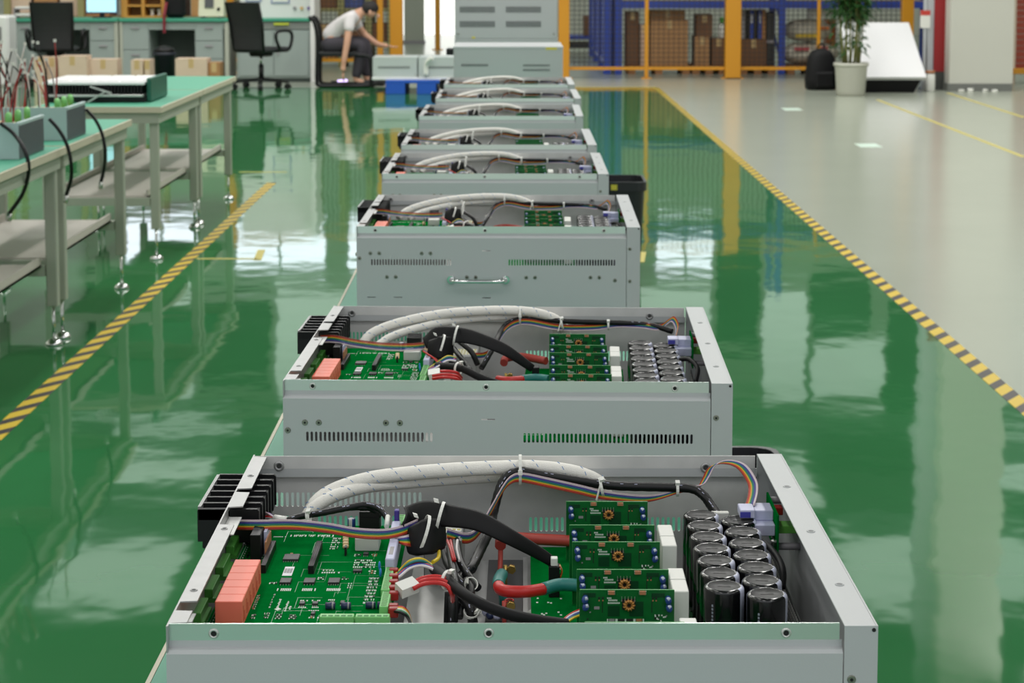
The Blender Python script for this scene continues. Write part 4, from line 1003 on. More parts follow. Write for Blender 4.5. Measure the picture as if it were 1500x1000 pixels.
# ------------------------------------------------------------------ workbenches on the left
ZT = .78
shelf_m = M('pale_shelf', (204, 196, 188), 0.5)
TX = -2.0775
def workbench(y0_, y1_, label):
    L = (y1_ - y0_) / 2; t = thing('workbench', label, 'workbench', (TX, (y0_ + y1_) / 2, 0), 0, 'green topped workbenches on the left')
    a = .3225
    MB().box((-a + .008, -L + .008, ZT - .028), (a - .008, L - .008, ZT)).build('bench_mat', mat_green, t)
    e = MB(); e.box((-a, -L, ZT - .030), (a, -L + .008, ZT - .001)); e.box((-a, L - .008, ZT - .030), (a, L, ZT - .001)); e.box((-a, -L + .008, ZT - .030), (-a + .008, L - .008, ZT - .001)); e.box((a - .008, -L + .008, ZT - .030), (a, L - .008, ZT - .001))
    tag(e.build('edge_band', edge_b, t), kind='stuff')
    ap = MB(); ap.box((-a + .02, -L + .02, ZT - .085), (a - .02, -L + .055, ZT - .030)); ap.box((-a + .02, L - .055, ZT - .085), (a - .02, L - .02, ZT - .030)); ap.box((a - .055, -L + .055, ZT - .085), (a - .02, L - .055, ZT - .030)); ap.box((-a + .02, -L + .055, ZT - .085), (-a + .055, L - .055, ZT - .030))
    tag(ap.build('apron_frame', frame_g, t), kind='stuff')
    for sx, sy in ((1, -1), (1, 1), (-1, -1), (-1, 1)):
        cx, cy = sx * (a - .05), sy * (L - .06)
        m_ = MB(); m_.box((cx - .022, cy - .022, .155), (cx + .022, cy + .022, ZT - .030), .004)
        lg = m_.build('leg', frame_g, t)
        m_ = MB(); m_.cyl((cx, cy, .02), (cx, cy, .16), .007, 8); m_.lathe([(.034, 0), (.034, .008), (.022, .02), (.008, .026)], (cx, cy, 0), 14); m_.build('levelling_foot', chrome, lg)
    for sy in (-1, 1): MB().box((-a + .075, sy * (L - .06) - .02, .275), (a - .075, sy * (L - .06) + .02, .315)).build('crossbar', frame_g, t)
    sh = MB(); sh.box((-a + .06, -L + .08, .312), (a - .09, L - .08, .322)); sh.box((a - .10, -L + .08, .312), (a - .09, L - .08, .352)); sh.box((-a + .06, -L + .08, .312), (-a + .07, L - .08, .352)); sh.build('shelf', shelf_m, t)
    return t
workbench(6.20, 7.49, 'green topped workbench nearest the camera on the left, cut off by the photo edge')
workbench(7.51, 8.80, 'second green topped workbench from the camera, a grey open housing on it')
workbench(9.55, 10.84, 'green topped workbench carrying the silver lidded module stack')
workbench(10.86, 12.15, 'farthest green topped workbench, its top empty')
# open housings with green coils and upright wire leads
redd2 = M('dark_red_wire', (150, 44, 44), .45)
hb = M('housing_pale_blue', (176, 196, 196), 0.45)
hg = M('housing_side_grey', (112, 118, 122), 0.5, 0.2)
def housing(label, x1, y0_, y1_, n_lead):
    x0 = x1 - .40; h = .135; t = thing('open_housing', label, 'electronics housing', ((x0 + x1) / 2, (y0_ + y1_) / 2, ZT + .0005))
    a, b_ = .2, (y1_ - y0_) / 2
    MB().box((-a, -b_, 0), (a, -b_ + .006, h), .001).build('front_plate', hb, t)
    m_ = MB(); m_.box((a - .006, -b_ + .0065, 0), (a, b_, h - .012))
    for k in range(int(2 * b_ / .012) - 1): m_.box((a, -b_ + .010 + k * .012, .006), (a + .004, -b_ + .016 + k * .012, h - .016))
    m_.build('finned_side', hg, t)
    m_ = MB(); m_.box((a - .012, -b_ + .0065, h - .012), (a + .004, b_, h), .001); m_.build('side_rail', hb, t)
    m_ = MB(); m_.box((-a, -b_ + .0065, 0), (-a + .006, b_, h)); m_.build('far_side', hg, t)
    MB().box((-a + .0065, -b_ + .0065, h - .03), (a - .013, b_ - .002, h - .024)).build('tan_board', M('tan_board', (206, 182, 140), .55), t)
    for k in range(3):
        y = -b_ + .06 + k * (2 * b_ - .11) / 2; m_ = MB()
        m_.torus((a - .05, y, h + .006), .017, .0125, (1, .25, 0), 18, 8); m_.build('green_coil', M('green_coil', (104, 178, 96), .4), t)
    rnd = random.Random(n_lead * 31)
    for k in range(n_lead):
        x = rnd.uniform(-a + .03, a - .09); y = rnd.uniform(-b_ + .04, b_ - .04); tp = rnd.uniform(.10, .26)
        mt = rnd.choice((redd2, redd2, wht, blk, gry)); d = (rnd.uniform(-.07, .06), rnd.uniform(-.05, .05))
        m_ = MB(); m_.tube([(x, y, h - .024), (x + d[0] * .3, y + d[1] * .1 + .02, h + tp * .55), (x + d[0], y + d[1], h + tp)], .003, 5, 3); m_.m = 1
        m_.box((x + d[0] - .005, y + d[1] - .005, h + tp), (x + d[0] + .005, y + d[1] + .005, h + tp + .012)); m_.build('wire_lead', [mt, whiteb], t)
    return t
h1 = housing('pale blue open housing on the nearest workbench, green coils and wire leads standing up', -1.81, 6.98, 7.36, 36)
h2 = housing('pale blue open housing on the second workbench, the farther of the two with green coils', -1.805, 7.72, 8.06, 30)
def lead(par, pts, end):
    W_ = [at(x, y, Y) for x, y, Y in pts]; loc = par.location
    m_ = MB(); m_.tube([p - loc for p in W_], .0075, 8, 6); m_.build('power_lead', blk, par)
    if end: m_ = MB(); a = W_[-1] - loc; m_.cyl(a, a + Vector((-.004, 0, -.03)), .010, 8); m_.build('lead_plug', tin, par)
lead(h1, [(0, 180, 6.95), (20, 196, 6.95), (36, 220, 6.9), (42, 248, 6.9), (34, 282, 6.95), (14, 312, 7.0)], True)
lead(h1, [(72, 174, 7.38), (86, 190, 7.38), (98, 212, 7.38), (104, 238, 7.38), (104, 262, 7.4), (97, 286, 7.42)], True)
lead(h2, [(126, 160, 8.04), (140, 176, 8.04), (150, 198, 8.04), (154, 224, 8.04), (152, 248, 8.1), (148, 266, 8.1)], True)
# silver lidded module stack on the third workbench
t = thing('module_stack', 'silver lidded power module stack with a green end plate on the third workbench', 'power module', (-2.15, 10.08, ZT + .0005))
lid = M('bright_lid', (244, 244, 244), 0.3)
MB().box((-.26, -.23, 0), (.26, .23, .03), .003).build('base_plate', blk, t)
MB().box((-.27, -.26, .03), (.25, .24, .042), .002).build('silver_plate', tin, t)
m_ = MB()
for k in range(30): m_.box((-.255 + k * .0168, -.24, .042), (-.247 + k * .0168, .22, .092))
m_.box((-.255, -.235, .042), (.245, .22, .05)); m_.build('heat_sink', blk, t)
m_ = MB(); m_.box((-.27, -.255, .092), (.255, .245, .106), .002); m_.build('lid_plate', lid, t)
for k in range(4): MB().box((-.255 + k * .127, -.20, .106), (-.14 + k * .127, .23, .114), .003).build('lid_panel', lid, t)
MB().box((.262, -.22, .004), (.285, .25, .125), .004).build('green_end_plate', M('green_end_plate', (20, 92, 74), .4), t)
m_ = MB(); m_.bar((-.02, -.265, .085), (.06, -.27, .06), .012, .008); m_.bar((.06, -.27, .06), (-.03, -.29, .004), .012, .008); m_.bar((.04, -.268, .066), (.09, -.268, .05), .012, .01); m_.build('lever', tin, t)
# ------------------------------------------------------------------ background left: desks, cabinet, chairs
def bx(x0, y0_, x1, y1_, Y):                # pixel rectangle standing at distance Y -> x0, x1, z0, z1
    a, b_ = at(x0, y1_, Y), at(x1, y0_, Y); return a.x, b_.x, a.z, b_.z
desk_g = M('desk_grey', (150, 162, 158), 0.5)
knee = M('knee_dark', (70, 80, 76), 0.6)
desk_t = M('desk_green', (64, 152, 124), 0.45)
def desk(label, px0, px1, peds, Y=24.0, zt=.80):
    x0, x1 = at(px0, 27, Y).x, at(px1, 27, Y).x; c = (x0 + x1) / 2
    t = thing('desk', label, 'desk', (c, Y + .35, 0))
    MB().box((x0 - c, -.35, zt - .04), (x1 - c, .35, zt), .004).build('desk_top', desk_t, t)
    MB().box((x0 - c + .03, .31, .02), (x1 - c - .03, .33, zt - .045)).build('modesty_panel', knee, t)
    for a, b_ in ((x0, x0 + .04), (x1 - .05, x1)): MB().box((a - c, -.33, 0), (b_ - c, .30, zt - .042), .003).build('side_panel', frame_g, t)
    for pa, pb, nd in peds:
        a, b_ = at(pa, 27, Y).x - c, at(pb, 27, Y).x - c
        MB().box((a, -.30, .04), (b_, .30, zt - .045), .003).build('pedestal', desk_g, t)
        z1 = zt - .06; hs = (z1 - .06) / nd
        for k in range(nd):
            d = MB().box((a + .01, -.318, z1 - (k + 1) * hs + .008), (b_ - .01, -.300, z1 - k * hs), .004).build('drawer', desk_g, t)
            MB().box(((a + b_) / 2 - .05, -.335, z1 - k * hs - .07), ((a + b_) / 2 + .05, -.318, z1 - k * hs - .05), .003).build('drawer_handle', gry, d)
    MB().box((x0 - c + .06, -.31, zt - .14), (x1 - c - .06, -.30, zt - .045)).build('drawer_rail', desk_g, t)
    return t
desk('long grey desk with a green top, a black mesh chair in front of it', 16, 172, [(20, 50, 1), (129, 170, 3)])
desk('long grey desk with a green top beside the white test cabinet', 174, 334, [(177, 217, 2), (284, 326, 3)])
# white test cabinet
Y = 24.0; x0, x1 = at(346, 60, Y).x, at(461, 60, Y).x; c = (x0 + x1) / 2
t = thing('test_cabinet', 'white test cabinet with meters and a green work ledge behind the mesh chair', 'cabinet', (c, Y + .35, 0))
wc = M('cabinet_white', (226, 226, 224), .4)
hw = (x1 - x0) / 2
MB().box((-hw, -.32, .05), (hw - .06, .35, .66), .004).build('lower_body', desk_g, t)
MB().box((hw - .055, -.36, 0), (hw, .36, 2.0), .004).build('side_post', wc, t)
MB().box((-hw, .05, .70), (hw - .06, .35, 2.0), .004).build('upper_body', wc, t)
MB().box((-hw, -.36, .765), (hw - .06, .045, .80), .004).build('work_ledge', desk_t, t)
MB().box((-hw, -.33, .665), (hw - .06, .045, .76), .003).build('ledge_drawer', M('ledge_grey', (130, 136, 132), .5), t)
for k in range(2):
    a = -hw + .03 + k * (2 * hw - .10) / 2; d = MB().box((a, -.335, .08), (a + hw - .06, -.32, .64), .003).build('door', desk_g, t)
    MB().box((a + (.36 if k == 0 else .04), -.35, .34), (a + (.38 if k == 0 else .06), -.335, .44)).build('door_handle', gry, d)
for k, (a, z, w_, h_) in enumerate(((-.10, .98, .24, .14), (-.10, 1.2, .24, .14), (-.42, 1.0, .2, .25))):
    d = MB().box((a, .035, z), (a + w_, .05, z + h_), .003).build('meter', M('meter_rim', (150, 156, 190), .4), t); MB().box((a + .02, .031, z + .02), (a + w_ - .02, .035, z + h_ - .02)).build('meter_face', white, d)
for k, mt in enumerate((gry, M('amber_knob', (210, 170, 110), .4), vio)): MB().cyl((.20 + .09 * k, .03, .92), (.20 + .09 * k, .05, .92), .022, 12).build('push_button', mt, t)
MB().box((-.02, -.365, .72), (.17, -.33, .745)).build('yellow_strip', M('lime_strip', (190, 200, 60), .5), t)
MB().box((-hw, -.30, 0), (hw - .06, .33, .05)).build('plinth', knee, t)
# office chairs
meshm = M('chair_mesh', (34, 36, 38), .75, bump=(400, .4))
def office_chair(label, loc, rz):
    t = thing('office_chair', label, 'chair', loc, rz, 'black mesh office chairs'); t.scale = (1.1, 1.1, 1.04)
    MB().box((-.23, -.22, .42), (.23, .24, .48), .03).build('seat', meshm, t)
    m_ = MB(); n = 8
    vs = []; fs = []
    for i in range(n + 1):
        z = .46 + .52 * i / n; y = -.20 - .10 * (i / n) + .03 * math.sin(math.pi * i / n); hw_ = .20 + .02 * i / n
        for x in (-hw_, -hw_ * .5, 0, hw_ * .5, hw_):
            yy = y - .02 * (1 - (x / hw_) ** 2); vs += [(x, yy, z), (x, yy - .022, z)]
    for i in range(n):
        for j in range(4):
            a = (i * 5 + j) * 2; b_ = a + 2; c_ = a + 10; d_ = c_ + 2
            fs += [(a, b_, d_, c_), (a + 1, c_ + 1, d_ + 1, b_ + 1)]
        a = i * 10; fs.append((a, a + 10, a + 11, a + 1)); a = i * 10 + 8; fs.append((a, a + 1, a + 11, a + 10))
    fs.append((0, 1, 3, 2)); fs.append((2, 3, 5, 4)); fs.append((4, 5, 7, 6)); fs.append((6, 7, 9, 8))
    o = n * 10
    for j in range(4): fs.append((o + 2 * j, o + 2 * j + 2, o + 2 * j + 3, o + 2 * j + 1))
    m_.add(vs, fs); br = m_.build('backrest', meshm, t)
    m_ = MB(); m_.tube([(-.2, -.215, .45), (-.215, -.25, .72), (-.225, -.32, .985), (.225, -.32, .985), (.215, -.25, .72), (.2, -.215, .45)], .014, 7); m_.build('back_frame', blk, br)
    for s in (-1, 1):
        m_ = MB(); m_.tube([(s * .22, .10, .44), (s * .29, .12, .46), (s * .30, .16, .60), (s * .30, .10, .665), (s * .30, -.10, .66), (s * .295, -.12, .58), (s * .28, -.04, .46), (s * .22, -.02, .44)], .018, 7, 3); m_.build('armrest', blk, t)
    m_ = MB(); m_.cyl((0, 0, .10), (0, 0, .28), .028, 12); m_.m = 1; m_.cyl((0, 0, .28), (0, 0, .38), .016, 10); m_.m = 0; m_.box((-.10, -.10, .37), (.10, .10, .425), .02); m_.build('gas_column', [blk, chrome], t)
    for k in range(5):
        g = 2 * math.pi * k / 5 + .3; d = Vector((math.cos(g), math.sin(g), 0))
        m_ = MB(); m_.bar(d * .02 + Vector((0, 0, .115)), d * .31 + Vector((0, 0, .085)), .045, .03); lg = m_.build('base_leg', blk, t)
        s_ = Vector((-d.y, d.x, 0)); p = d * .30 + Vector((0, 0, .033))
        m_ = MB(); m_.cyl(p - s_ * .025, p + s_ * .025, .033, 12); m_.build('caster', blk, lg)
    return t
p = onz(383, 130, 0); office_chair('black mesh office chair in front of the white test cabinet', (p.x, p.y, 0), R(-30))
office_chair('black mesh office chair at the long desk, its back to the camera', (at(82, 60, 22.9).x, 22.9, 0), R(6))
# air conditioner, items on the desks
t = thing('air_conditioner', 'white standing air conditioner at the left edge of the photo', 'air conditioner', (at(-18, 60, 23.2).x, 23.4, 0))
MB().box((-.26, -.2, 0), (.255, .2, .86), .03).build('casing', wc, t)
m_ = MB()
for k in range(7): m_.box((-.20, -.206, .52 + k * .03), (.17, -.2, .538 + k * .03))
tag(m_.build('air_grille', blk, t), kind='stuff')
x0, x1, z0, z1 = bx(126, -40, 168, 18, 24.2); t = thing('monitor', 'computer monitor with a pale blue lit screen on the left desk', 'monitor', ((x0 + x1) / 2, 24.25, .8005))
hw = (x1 - x0) / 2; MB().box((-hw - .015, 0, .055), (hw + .015, .04, .47), .005).build('bezel', M('bezel_navy', (40, 50, 90), .4), t)
MB().box((-hw, -.003, .075), (hw, 0, .45)).build('screen', M('screen_glow', (170, 222, 236), .4, emit=.75), t)
MB().box((-.11, -.04, 0), (.11, .12, .015), .003).box((-.03, .02, .015), (.03, .05, .06)).build('stand', blk, t)
x0, x1, z0, z1 = bx(176, -20, 240, 23, 24.3); t = thing('wooden_rack', 'small orange wooden rack standing on the desks, white spools in it', 'rack', ((x0 + x1) / 2, 24.35, .8005))
hw = (x1 - x0) / 2; wd = M('orange_wood', (196, 140, 62), .5, var=(12, .15))
for a, b_ in ((-hw, -hw + .08), (-.02, .02), (hw - .05, hw)): MB().box((a, 0, 0), (b_, .25, .48), .004).build('upright', wd, t)
for z in (.0, .14, .30, .455): MB().box((-hw + .082, .005, z), (-.022, .245, z + .025)).build('shelf', wd, t); MB().box((.022, .005, z), (hw - .052, .245, z + .025)).build('shelf', wd, t)
MB().box((-hw + .08, .245, 0), (hw - .05, .252, .48)).build('back_board', M('rack_back', (150, 110, 60), .6), t)
for k in range(2):
    o = MB().lathe([(.03, 0), (.03, .008), (.02, .01), (.02, .07), (.03, .072), (.03, .08)], ((x0 + x1) / 2 + .10 + .09 * k, 24.45, .826), 14).build('spool', white); tag(o, ('white wire spool on the left in the orange wooden rack', 'white wire spool on the right in the orange wooden rack')[k], 'spool')
t = thing('paper_tray', 'grey letter tray with white papers on the left desk behind the mesh chair', 'tray', (at(38, 15, 24.3).x, 24.3, .8005))
for k in range(2): MB().box((-.12, -.14, .02 + k * .09), (.12, .14, .035 + k * .09)).build('tray', gry, t)
for sx in (-1, 1): MB().box((sx * .118 - .006, -.14, 0), (sx * .118 + .006, .14, .13)).build('tray_side', gry, t)
MB().box((-.105, -.13, .0355), (.105, .13, .06)).build('paper_stack', white, t); MB().box((-.105, -.13, .1255), (.105, .13, .145)).build('paper_stack', white, t)
x0, x1, z0, z1 = bx(290, -30, 326, 20, 24.2); t = thing('bench_instrument', 'cream measuring instrument with a dark display, tilted back on the right desk', 'instrument', ((x0 + x1) / 2, 24.25, .8005))
cr = M('cream_plastic', (206, 206, 180), .5); hw = (x1 - x0) / 2
MB().prism([(-hw, -.02, .02), (-hw, .25, .02), (-hw, .25, .36), (-hw, .06, .36)], (2 * hw, 0, 0)).build('case', cr, t)
MB().prism([(-hw * .5, .0, .13), (-hw * .5, .015, .20), (-hw * .5, .043, .30), (-hw * .5, .028, .30), (-hw * .5, -.01, .13)], (hw * .7, 0, 0)).build('display', M('display_dark', (52, 58, 60), .3), t)
MB().cyl((hw * .6, .03, .12), (hw * .6, -.02, .11), .02, 10).build('knob', blk, t)
for sx in (-1, 1): MB().box((sx * hw * .7 - .02, 0, 0), (sx * hw * .7 + .02, .22, .02)).build('foot', blk, t)
x0, x1, z0, z1 = bx(240, -30, 270, 16, 24.15); t = thing('bag', 'black bag on the right desk, its dark red strap hanging over the edge', 'bag', ((x0 + x1) / 2, 24.25, .8005))
MB().box((-.13, -.09, 0), (.13, .10, .30), .05).build('bag_body', blkr, t)
m_ = MB(); 
for a, b_ in (((-.10, -.095, .20), (-.10, -.27, .045)), ((-.10, -.27, .045), (-.10, -.268, -.18))): m_.bar(a, b_, .035, .006, (0, -1, .3))
m_.build('strap', M('dark_red_strap', (120, 24, 40), .6), t)
x0, x1, z0, z1 = bx(222, 68, 256, 120, 22.6); t = thing('waste_bin', 'dark navy waste bin in front of the right desk', 'bin', ((x0 + x1) / 2, 22.7, 0))
navy = M('navy_plastic', (30, 36, 48), .5)
m_ = MB(); m_.lathe([(.10, 0), (.13, .40), (.14, .402), (.14, .44), (.125, .44), (.12, .41), (.09, .02)], (0, 0, 0), 18); m_.build('bin_body', navy, t)
m_ = MB(); m_.lathe([(.138, .445), (.11, .49), (.02, .52)], (0, 0, 0), 18); m_.build('bin_lid', blk, t)
# ------------------------------------------------------------------ cartons
card = M('cardboard', (172, 128, 84), .75, var=(6, .12)); cardd = M('cardboard_dark', (118, 80, 52), .75, var=(6, .12)); cardp = M('cardboard_pale', (214, 190, 168), .75, var=(6, .08))
tape_m = M('packing_tape', (200, 170, 120), .3)
def carton(label, x0, x1, y0_, y1_, z0, z1, mat=card, group=None, rz=0.0):
    t = thing('carton', label, 'carton', ((x0 + x1) / 2, (y0_ + y1_) / 2, z0), rz, group)
    a, b_, h = (x1 - x0) / 2, (y1_ - y0_) / 2, z1 - z0
    MB().box((-a, -b_, 0), (a, b_, h - .006), .004).build('carton_body', mat, t)
    for s in (-1, 1): MB().box((-a, -b_ if s < 0 else .002, h - .006), (a, -.002 if s < 0 else b_, h)).build('flap', mat, t)
    MB().box((-.03, -b_ - .0008, h - .11), (.03, -b_, h)).build('tape_strip', tape_m, t)
    return t
for k, (a, b_, yt, dy, lab) in enumerate(((50, 64, 84, .0, 'small pale carton on the floor under the left desk chair, leftmost of its row'), (69, 83, 84, .1, 'small pale carton, second from the left in the row before the left desk'), (86, 126, 82, -.1, 'wide pale carton in the row before the left desk, behind the wire leads'),
                                  (131, 171, 87, .05, 'wide pale carton in front of the drawers of the left desk'), (192, 209, 88, .0, 'pale carton to the left of the navy bin'), (212, 219, 88, .0, 'narrow pale carton touching the navy bin'), (257, 303, 86, .0, 'wide pale carton to the right of the navy bin'), (305, 322, 92, .05, 'orange brown carton at the right end of the row before the desks'))):
    x0, x1, z0, z1 = bx(a, yt, b_, 120, 22.2 + dy); carton(lab, x0, x1, 22.2 + dy, 22.5 + dy, 0, z1, card if k == 7 else cardp, 'cartons in a row before the desks')
# ------------------------------------------------------------------ storage behind the desks and the walkway
orange = M('safety_orange', (206, 142, 30), .4)
rack_b = M('rack_blue', (44, 72, 168), .45)
wire_m = M('mesh_wire', (54, 48, 40), .5)
def fence(label, px0, px1, Y, posts, rail_y, wire=True, top=2.3, step=.062, skip=None):
    x0, x1 = at(px0, 60, Y).x, at(px1, 60, Y).x; zb = at(0, rail_y, Y).z
    t = thing('mesh_fence', label, 'fence', ((x0 + x1) / 2, Y, 0)); c = (x0 + x1) / 2
    for (pa, w_) in posts:
        x = at(pa, 60, Y).x - c
        MB().box((x - w_ / 2, -w_ / 2, .012), (x + w_ / 2, w_ / 2, top), .006).build('post', orange, t)
        MB().box((x - w_ / 2 - .04, -.06, 0), (x + w_ / 2 + .04, .06, .012)).build('post_foot', orange, t)
    ps = [at(a, 60, Y).x - c for a, _ in posts]; wd = [w_ for _, w_ in posts]
    for i in range(len(ps) - 1):
        a, b_ = ps[i] + wd[i] / 2, ps[i + 1] - wd[i + 1] / 2
        for z in (zb, top - .06): MB().box((a, -.02, z - .02), (b_, .02, z + .02)).build('rail', orange, t)
        m_ = MB(); n = max(2, int((b_ - a) / step))
        for k in range(1, n): x = a + (b_ - a) * k / n; m_.box((x - .004, -.004, zb + .02), (x + .004, .004, top - .08))
        nz = int((top - zb) / step)
        for k in range(1, nz): z = zb + .02 + (top - zb - .1) * k / nz; m_.box((a, -.0124, z - .004), (b_, -.0044, z + .004))
        tag(m_.build('wire_mesh', wire_m, t), kind='stuff')
    return t
fence('orange framed mesh fence behind the crouching person, left of the walkway', 440, 592, 26.0, [(338, .10), (557, .08), (581, .17)], 88)
x0, x1, z0, z1 = bx(592, -60, 621, 62, 35.5); t = thing('panel_door', 'grey green panel standing beside the bright doorway', 'panel', ((x0 + x1) / 2, 35.5, 0)); z_ = at(600, 62, 35.5).z
MB().box((-(x1 - x0) / 2, 0, 0), ((x1 - x0) / 2, .08, 3.0), .01).build('panel_sheet', M('grey_green_panel', (168, 172, 160), .5), t)
MB().box((-(x1 - x0) / 2 - .02, -.01, 0), ((x1 - x0) / 2 + .02, -.001, .06)).build('kick_plate', gry, t)
t = thing('orange_post', 'slim orange post in front of the bright doorway', 'post', (at(641, 40, 33.0).x, 33.0, 0))
MB().box((-.045, -.045, .014), (.045, .045, 2.6), .008).build('shaft', orange, t); MB().box((-.09, -.09, 0), (.09, .09, .014)).build('base_plate', orange, t)
# left storage rack
def rack(label, px0, px1, Y, depth, beams, mat, shelf_mat, upr, top=3.2, name='storage_rack'):
    x0, x1 = at(px0, 60, Y).x, at(px1, 60, Y).x; c = (x0 + x1) / 2; t = thing(name, label, 'rack', (c, Y + depth / 2, 0)); d = depth / 2
    xs = [at(p, 60, Y).x - c for p in upr]
    for x in xs:
        for s in (-1, 1): MB().box((x - .045, s * d - .035, 0), (x + .045, s * d + .035, top), .005).build('upright', mat, t)
        n = int(top / .5)
        for k in range(n): MB().bar((x, -d + .035, .15 + k * .5), (x, d - .035, .6 + k * .5), .03, .03, (1, 0, 0)).build('brace', mat, t)
    for z, h in beams:
        for i in range(len(xs) - 1):
            for s in (-1, 1): MB().box((xs[i] + .046, s * d - .025, z), (xs[i + 1] - .046, s * d + .025, z + h)).build('beam', mat, t)
            MB().box((xs[i] + .046, -d + .026, z + h - .02), (xs[i + 1] - .046, d - .026, z + h)).build('shelf_board', shelf_mat, t)
    return t
olive = M('olive_rail', (150, 146, 96), .5)
woodd = M('shelf_brown', (150, 100, 70), .6)
YS = 27.6
zs1, zs2, zs0 = at(0, 60, YS).z, at(0, 12, YS).z, .12
rack('olive storage rack full of cartons behind the crouching person', 455, 575, YS, .7, [(zs0 - .05, .05), (zs1 - .07, .07), (zs2 - .05, .05)], olive, woodd, (459, 500, 540, 573), 2.4)
for (a, yt, b_, yb, zz, mt, lab) in ((463, 33, 486, 56, zs1, M('carton_tan', (196, 152, 98), .7), 'tan carton on the brown shelf of the olive rack, next to the white cabinet'), (487, 36, 496, 56, zs1, cardd, 'dark brown carton on the brown shelf of the olive rack, in the middle'), (510, 30, 532, 56, zs1, cardd, 'dark carton on the brown shelf of the olive rack, behind the bent back'),
                                     (466, -22, 494, 10, zs2, cardd, 'dark carton on the top shelf of the olive rack, at its left end'), (504, -14, 534, 10, zs2, M('blue_carton', (70, 88, 150), .6), 'blue carton on the top shelf of the olive rack'), (544, -20, 568, 10, zs2, cardd, 'dark carton on the top shelf of the olive rack, at its right end'),
                                     (462, 96, 494, 108, .12, M('carton_orange', (196, 140, 74), .7), 'orange tan carton on the bottom shelf of the olive rack'), (545, 30, 566, 56, zs1, cardd, 'dark carton on the brown shelf of the olive rack, behind the orange posts'), (508, 96, 533, 108, .12, cardd, 'dark carton on the bottom shelf of the olive rack, in the middle')):
    x0, x1, z0, z1 = bx(a, yt, b_, yb, YS + .08); carton(lab, x0, x1, YS + .08, YS + .55, zz + .001, zz + (z1 - z0), mt, 'cartons on the olive rack')
YL = 26.6
rack('brown storage rack seen over the left desks', 10, 335, YL, .7, [(.35, .06), (at(0, 24, YL).z - .06, .06)], olive, woodd, (12, 120, 228, 333), 2.2)
zl = at(0, 24, YL).z
for k, (a, b_, hh, mt, lab) in enumerate(((16, 45, .55, cardp, 'pale carton on the brown rack at the left edge of the photo'), (50, 84, .6, card, 'carton on the brown rack behind the head of the left mesh chair'), (88, 116, .5, cardp, 'pale carton on the brown rack, left of the monitor'), (124, 160, .5, card, 'carton on the brown rack hidden by the monitor'),
                                          (180, 222, .6, M('blue_carton', (70, 88, 150), .6), 'blue carton on the brown rack behind the orange wooden rack'), (234, 270, .55, cardd, 'dark carton on the brown rack behind the black bag'), (280, 328, .6, M('carton_tan', (196, 152, 98), .7), 'tan carton on the brown rack behind the cream instrument'))):
    x0, x1 = at(a, 10, YL + .08).x, at(b_, 10, YL + .08).x; carton(lab, x0, x1, YL + .08, YL + .6, zl + .001, zl + hh, mt, 'cartons on the brown rack')
# blue plastic pallet with two closed chassis
YP = 21.8; x0, x1, z0, z1 = bx(565, 115, 692, 138, YP); c = (x0 + x1) / 2; hw = (x1 - x0) / 2
pb = M('pallet_blue', (24, 84, 186), .45)
t = thing('pallet', 'blue plastic pallet on the green floor left of the chassis row', 'pallet', (c, YP + .5, 0))
MB().box((-hw, -.5, .125), (hw, .5, .16), .004).build('deck', pb, t)
for i, x in enumerate((-hw, -.14, hw - .22)):
    for y in (-.5, -.09, .32): MB().box((x, y, 0), (x + (.22 if i != 1 else .22), y + .18, .124), .004).build('foot_block', pb, t)
tag(MB().box((-hw - .16, -.45, .1605), (hw, .45, .19), .004).build('pallet_sheet', M('white_board', (222, 224, 222), .5), None, (c, YP + .5, 0)), 'white board lying on the blue pallet under the closed chassis', 'board')
pg = M('pale_grey_paint', (186, 194, 192), .4)
for (a, b_, lab) in ((546, 611, 'closed pale grey chassis on the blue pallet, the left one'), (613, 690, 'closed pale grey chassis on the blue pallet, touching the chassis row in view')):
    xa, xb, za, zb_ = bx(a, 84, b_, 113, YP + .08)
    closed_chassis('closed_chassis', lab, xa, xb, YP + .08, YP + .66, .1905, .1905 + (zb_ - za), [(-(xb - xa) / 2 + .06, (xb - xa) / 2 - .08, .10, .125)], (), False, pg)
o = MB().tube([at(624, 111, YP + .05), at(624, 96, YP + .05), at(627, 89, YP + .02), at(633, 84, YP + .0)], .028, 8, 4).build('foam_strip', white); tag(o, 'white foam strip standing bent between the two chassis on the blue pallet', 'foam strip')
# ------------------------------------------------------------------ tube chair and the person on it
YC = 23.2
def seatz(y): return at(0, y, YC).z
xc = at(500, 80, YC).x
t = thing('tube_chair', 'black bent tube chair the person sits on', 'chair', (xc, YC, 0))
for s in (-1, 1):
    y = s * .21; m_ = MB()
    m_.tube([(-.33, y, .80), (-.36, y, .84), (-.31, y, .80), (-.27, y, .62), (-.27, y, .40), (-.28, y, .10), (-.24, y, .022), (.0, y, .022), (.28, y, .022), (.37, y, .05), (.37, y, .30), (.33, y, .38), (.10, y, .395), (-.25, y, .395)], .022, 8, 4); m_.build('tube_frame', blk, t)
MB().box((-.26, -.23, .39), (.22, .23, .43), .012).build('seat_pad', meshm, t)
MB().tube([(.368, -.19, .05), (.372, 0, .05), (.368, .19, .05)], .018, 6).build('cross_tube', blk, t)
skin = M('skin', (206, 158, 132), .55); shirt = M('white_shirt', (220, 214, 216), .8); trous = M('dark_trousers', (58, 54, 62), .8); hair = M('dark_hair', (32, 28, 28), .7); shoe = M('dark_shoes', (30, 30, 32), .5)
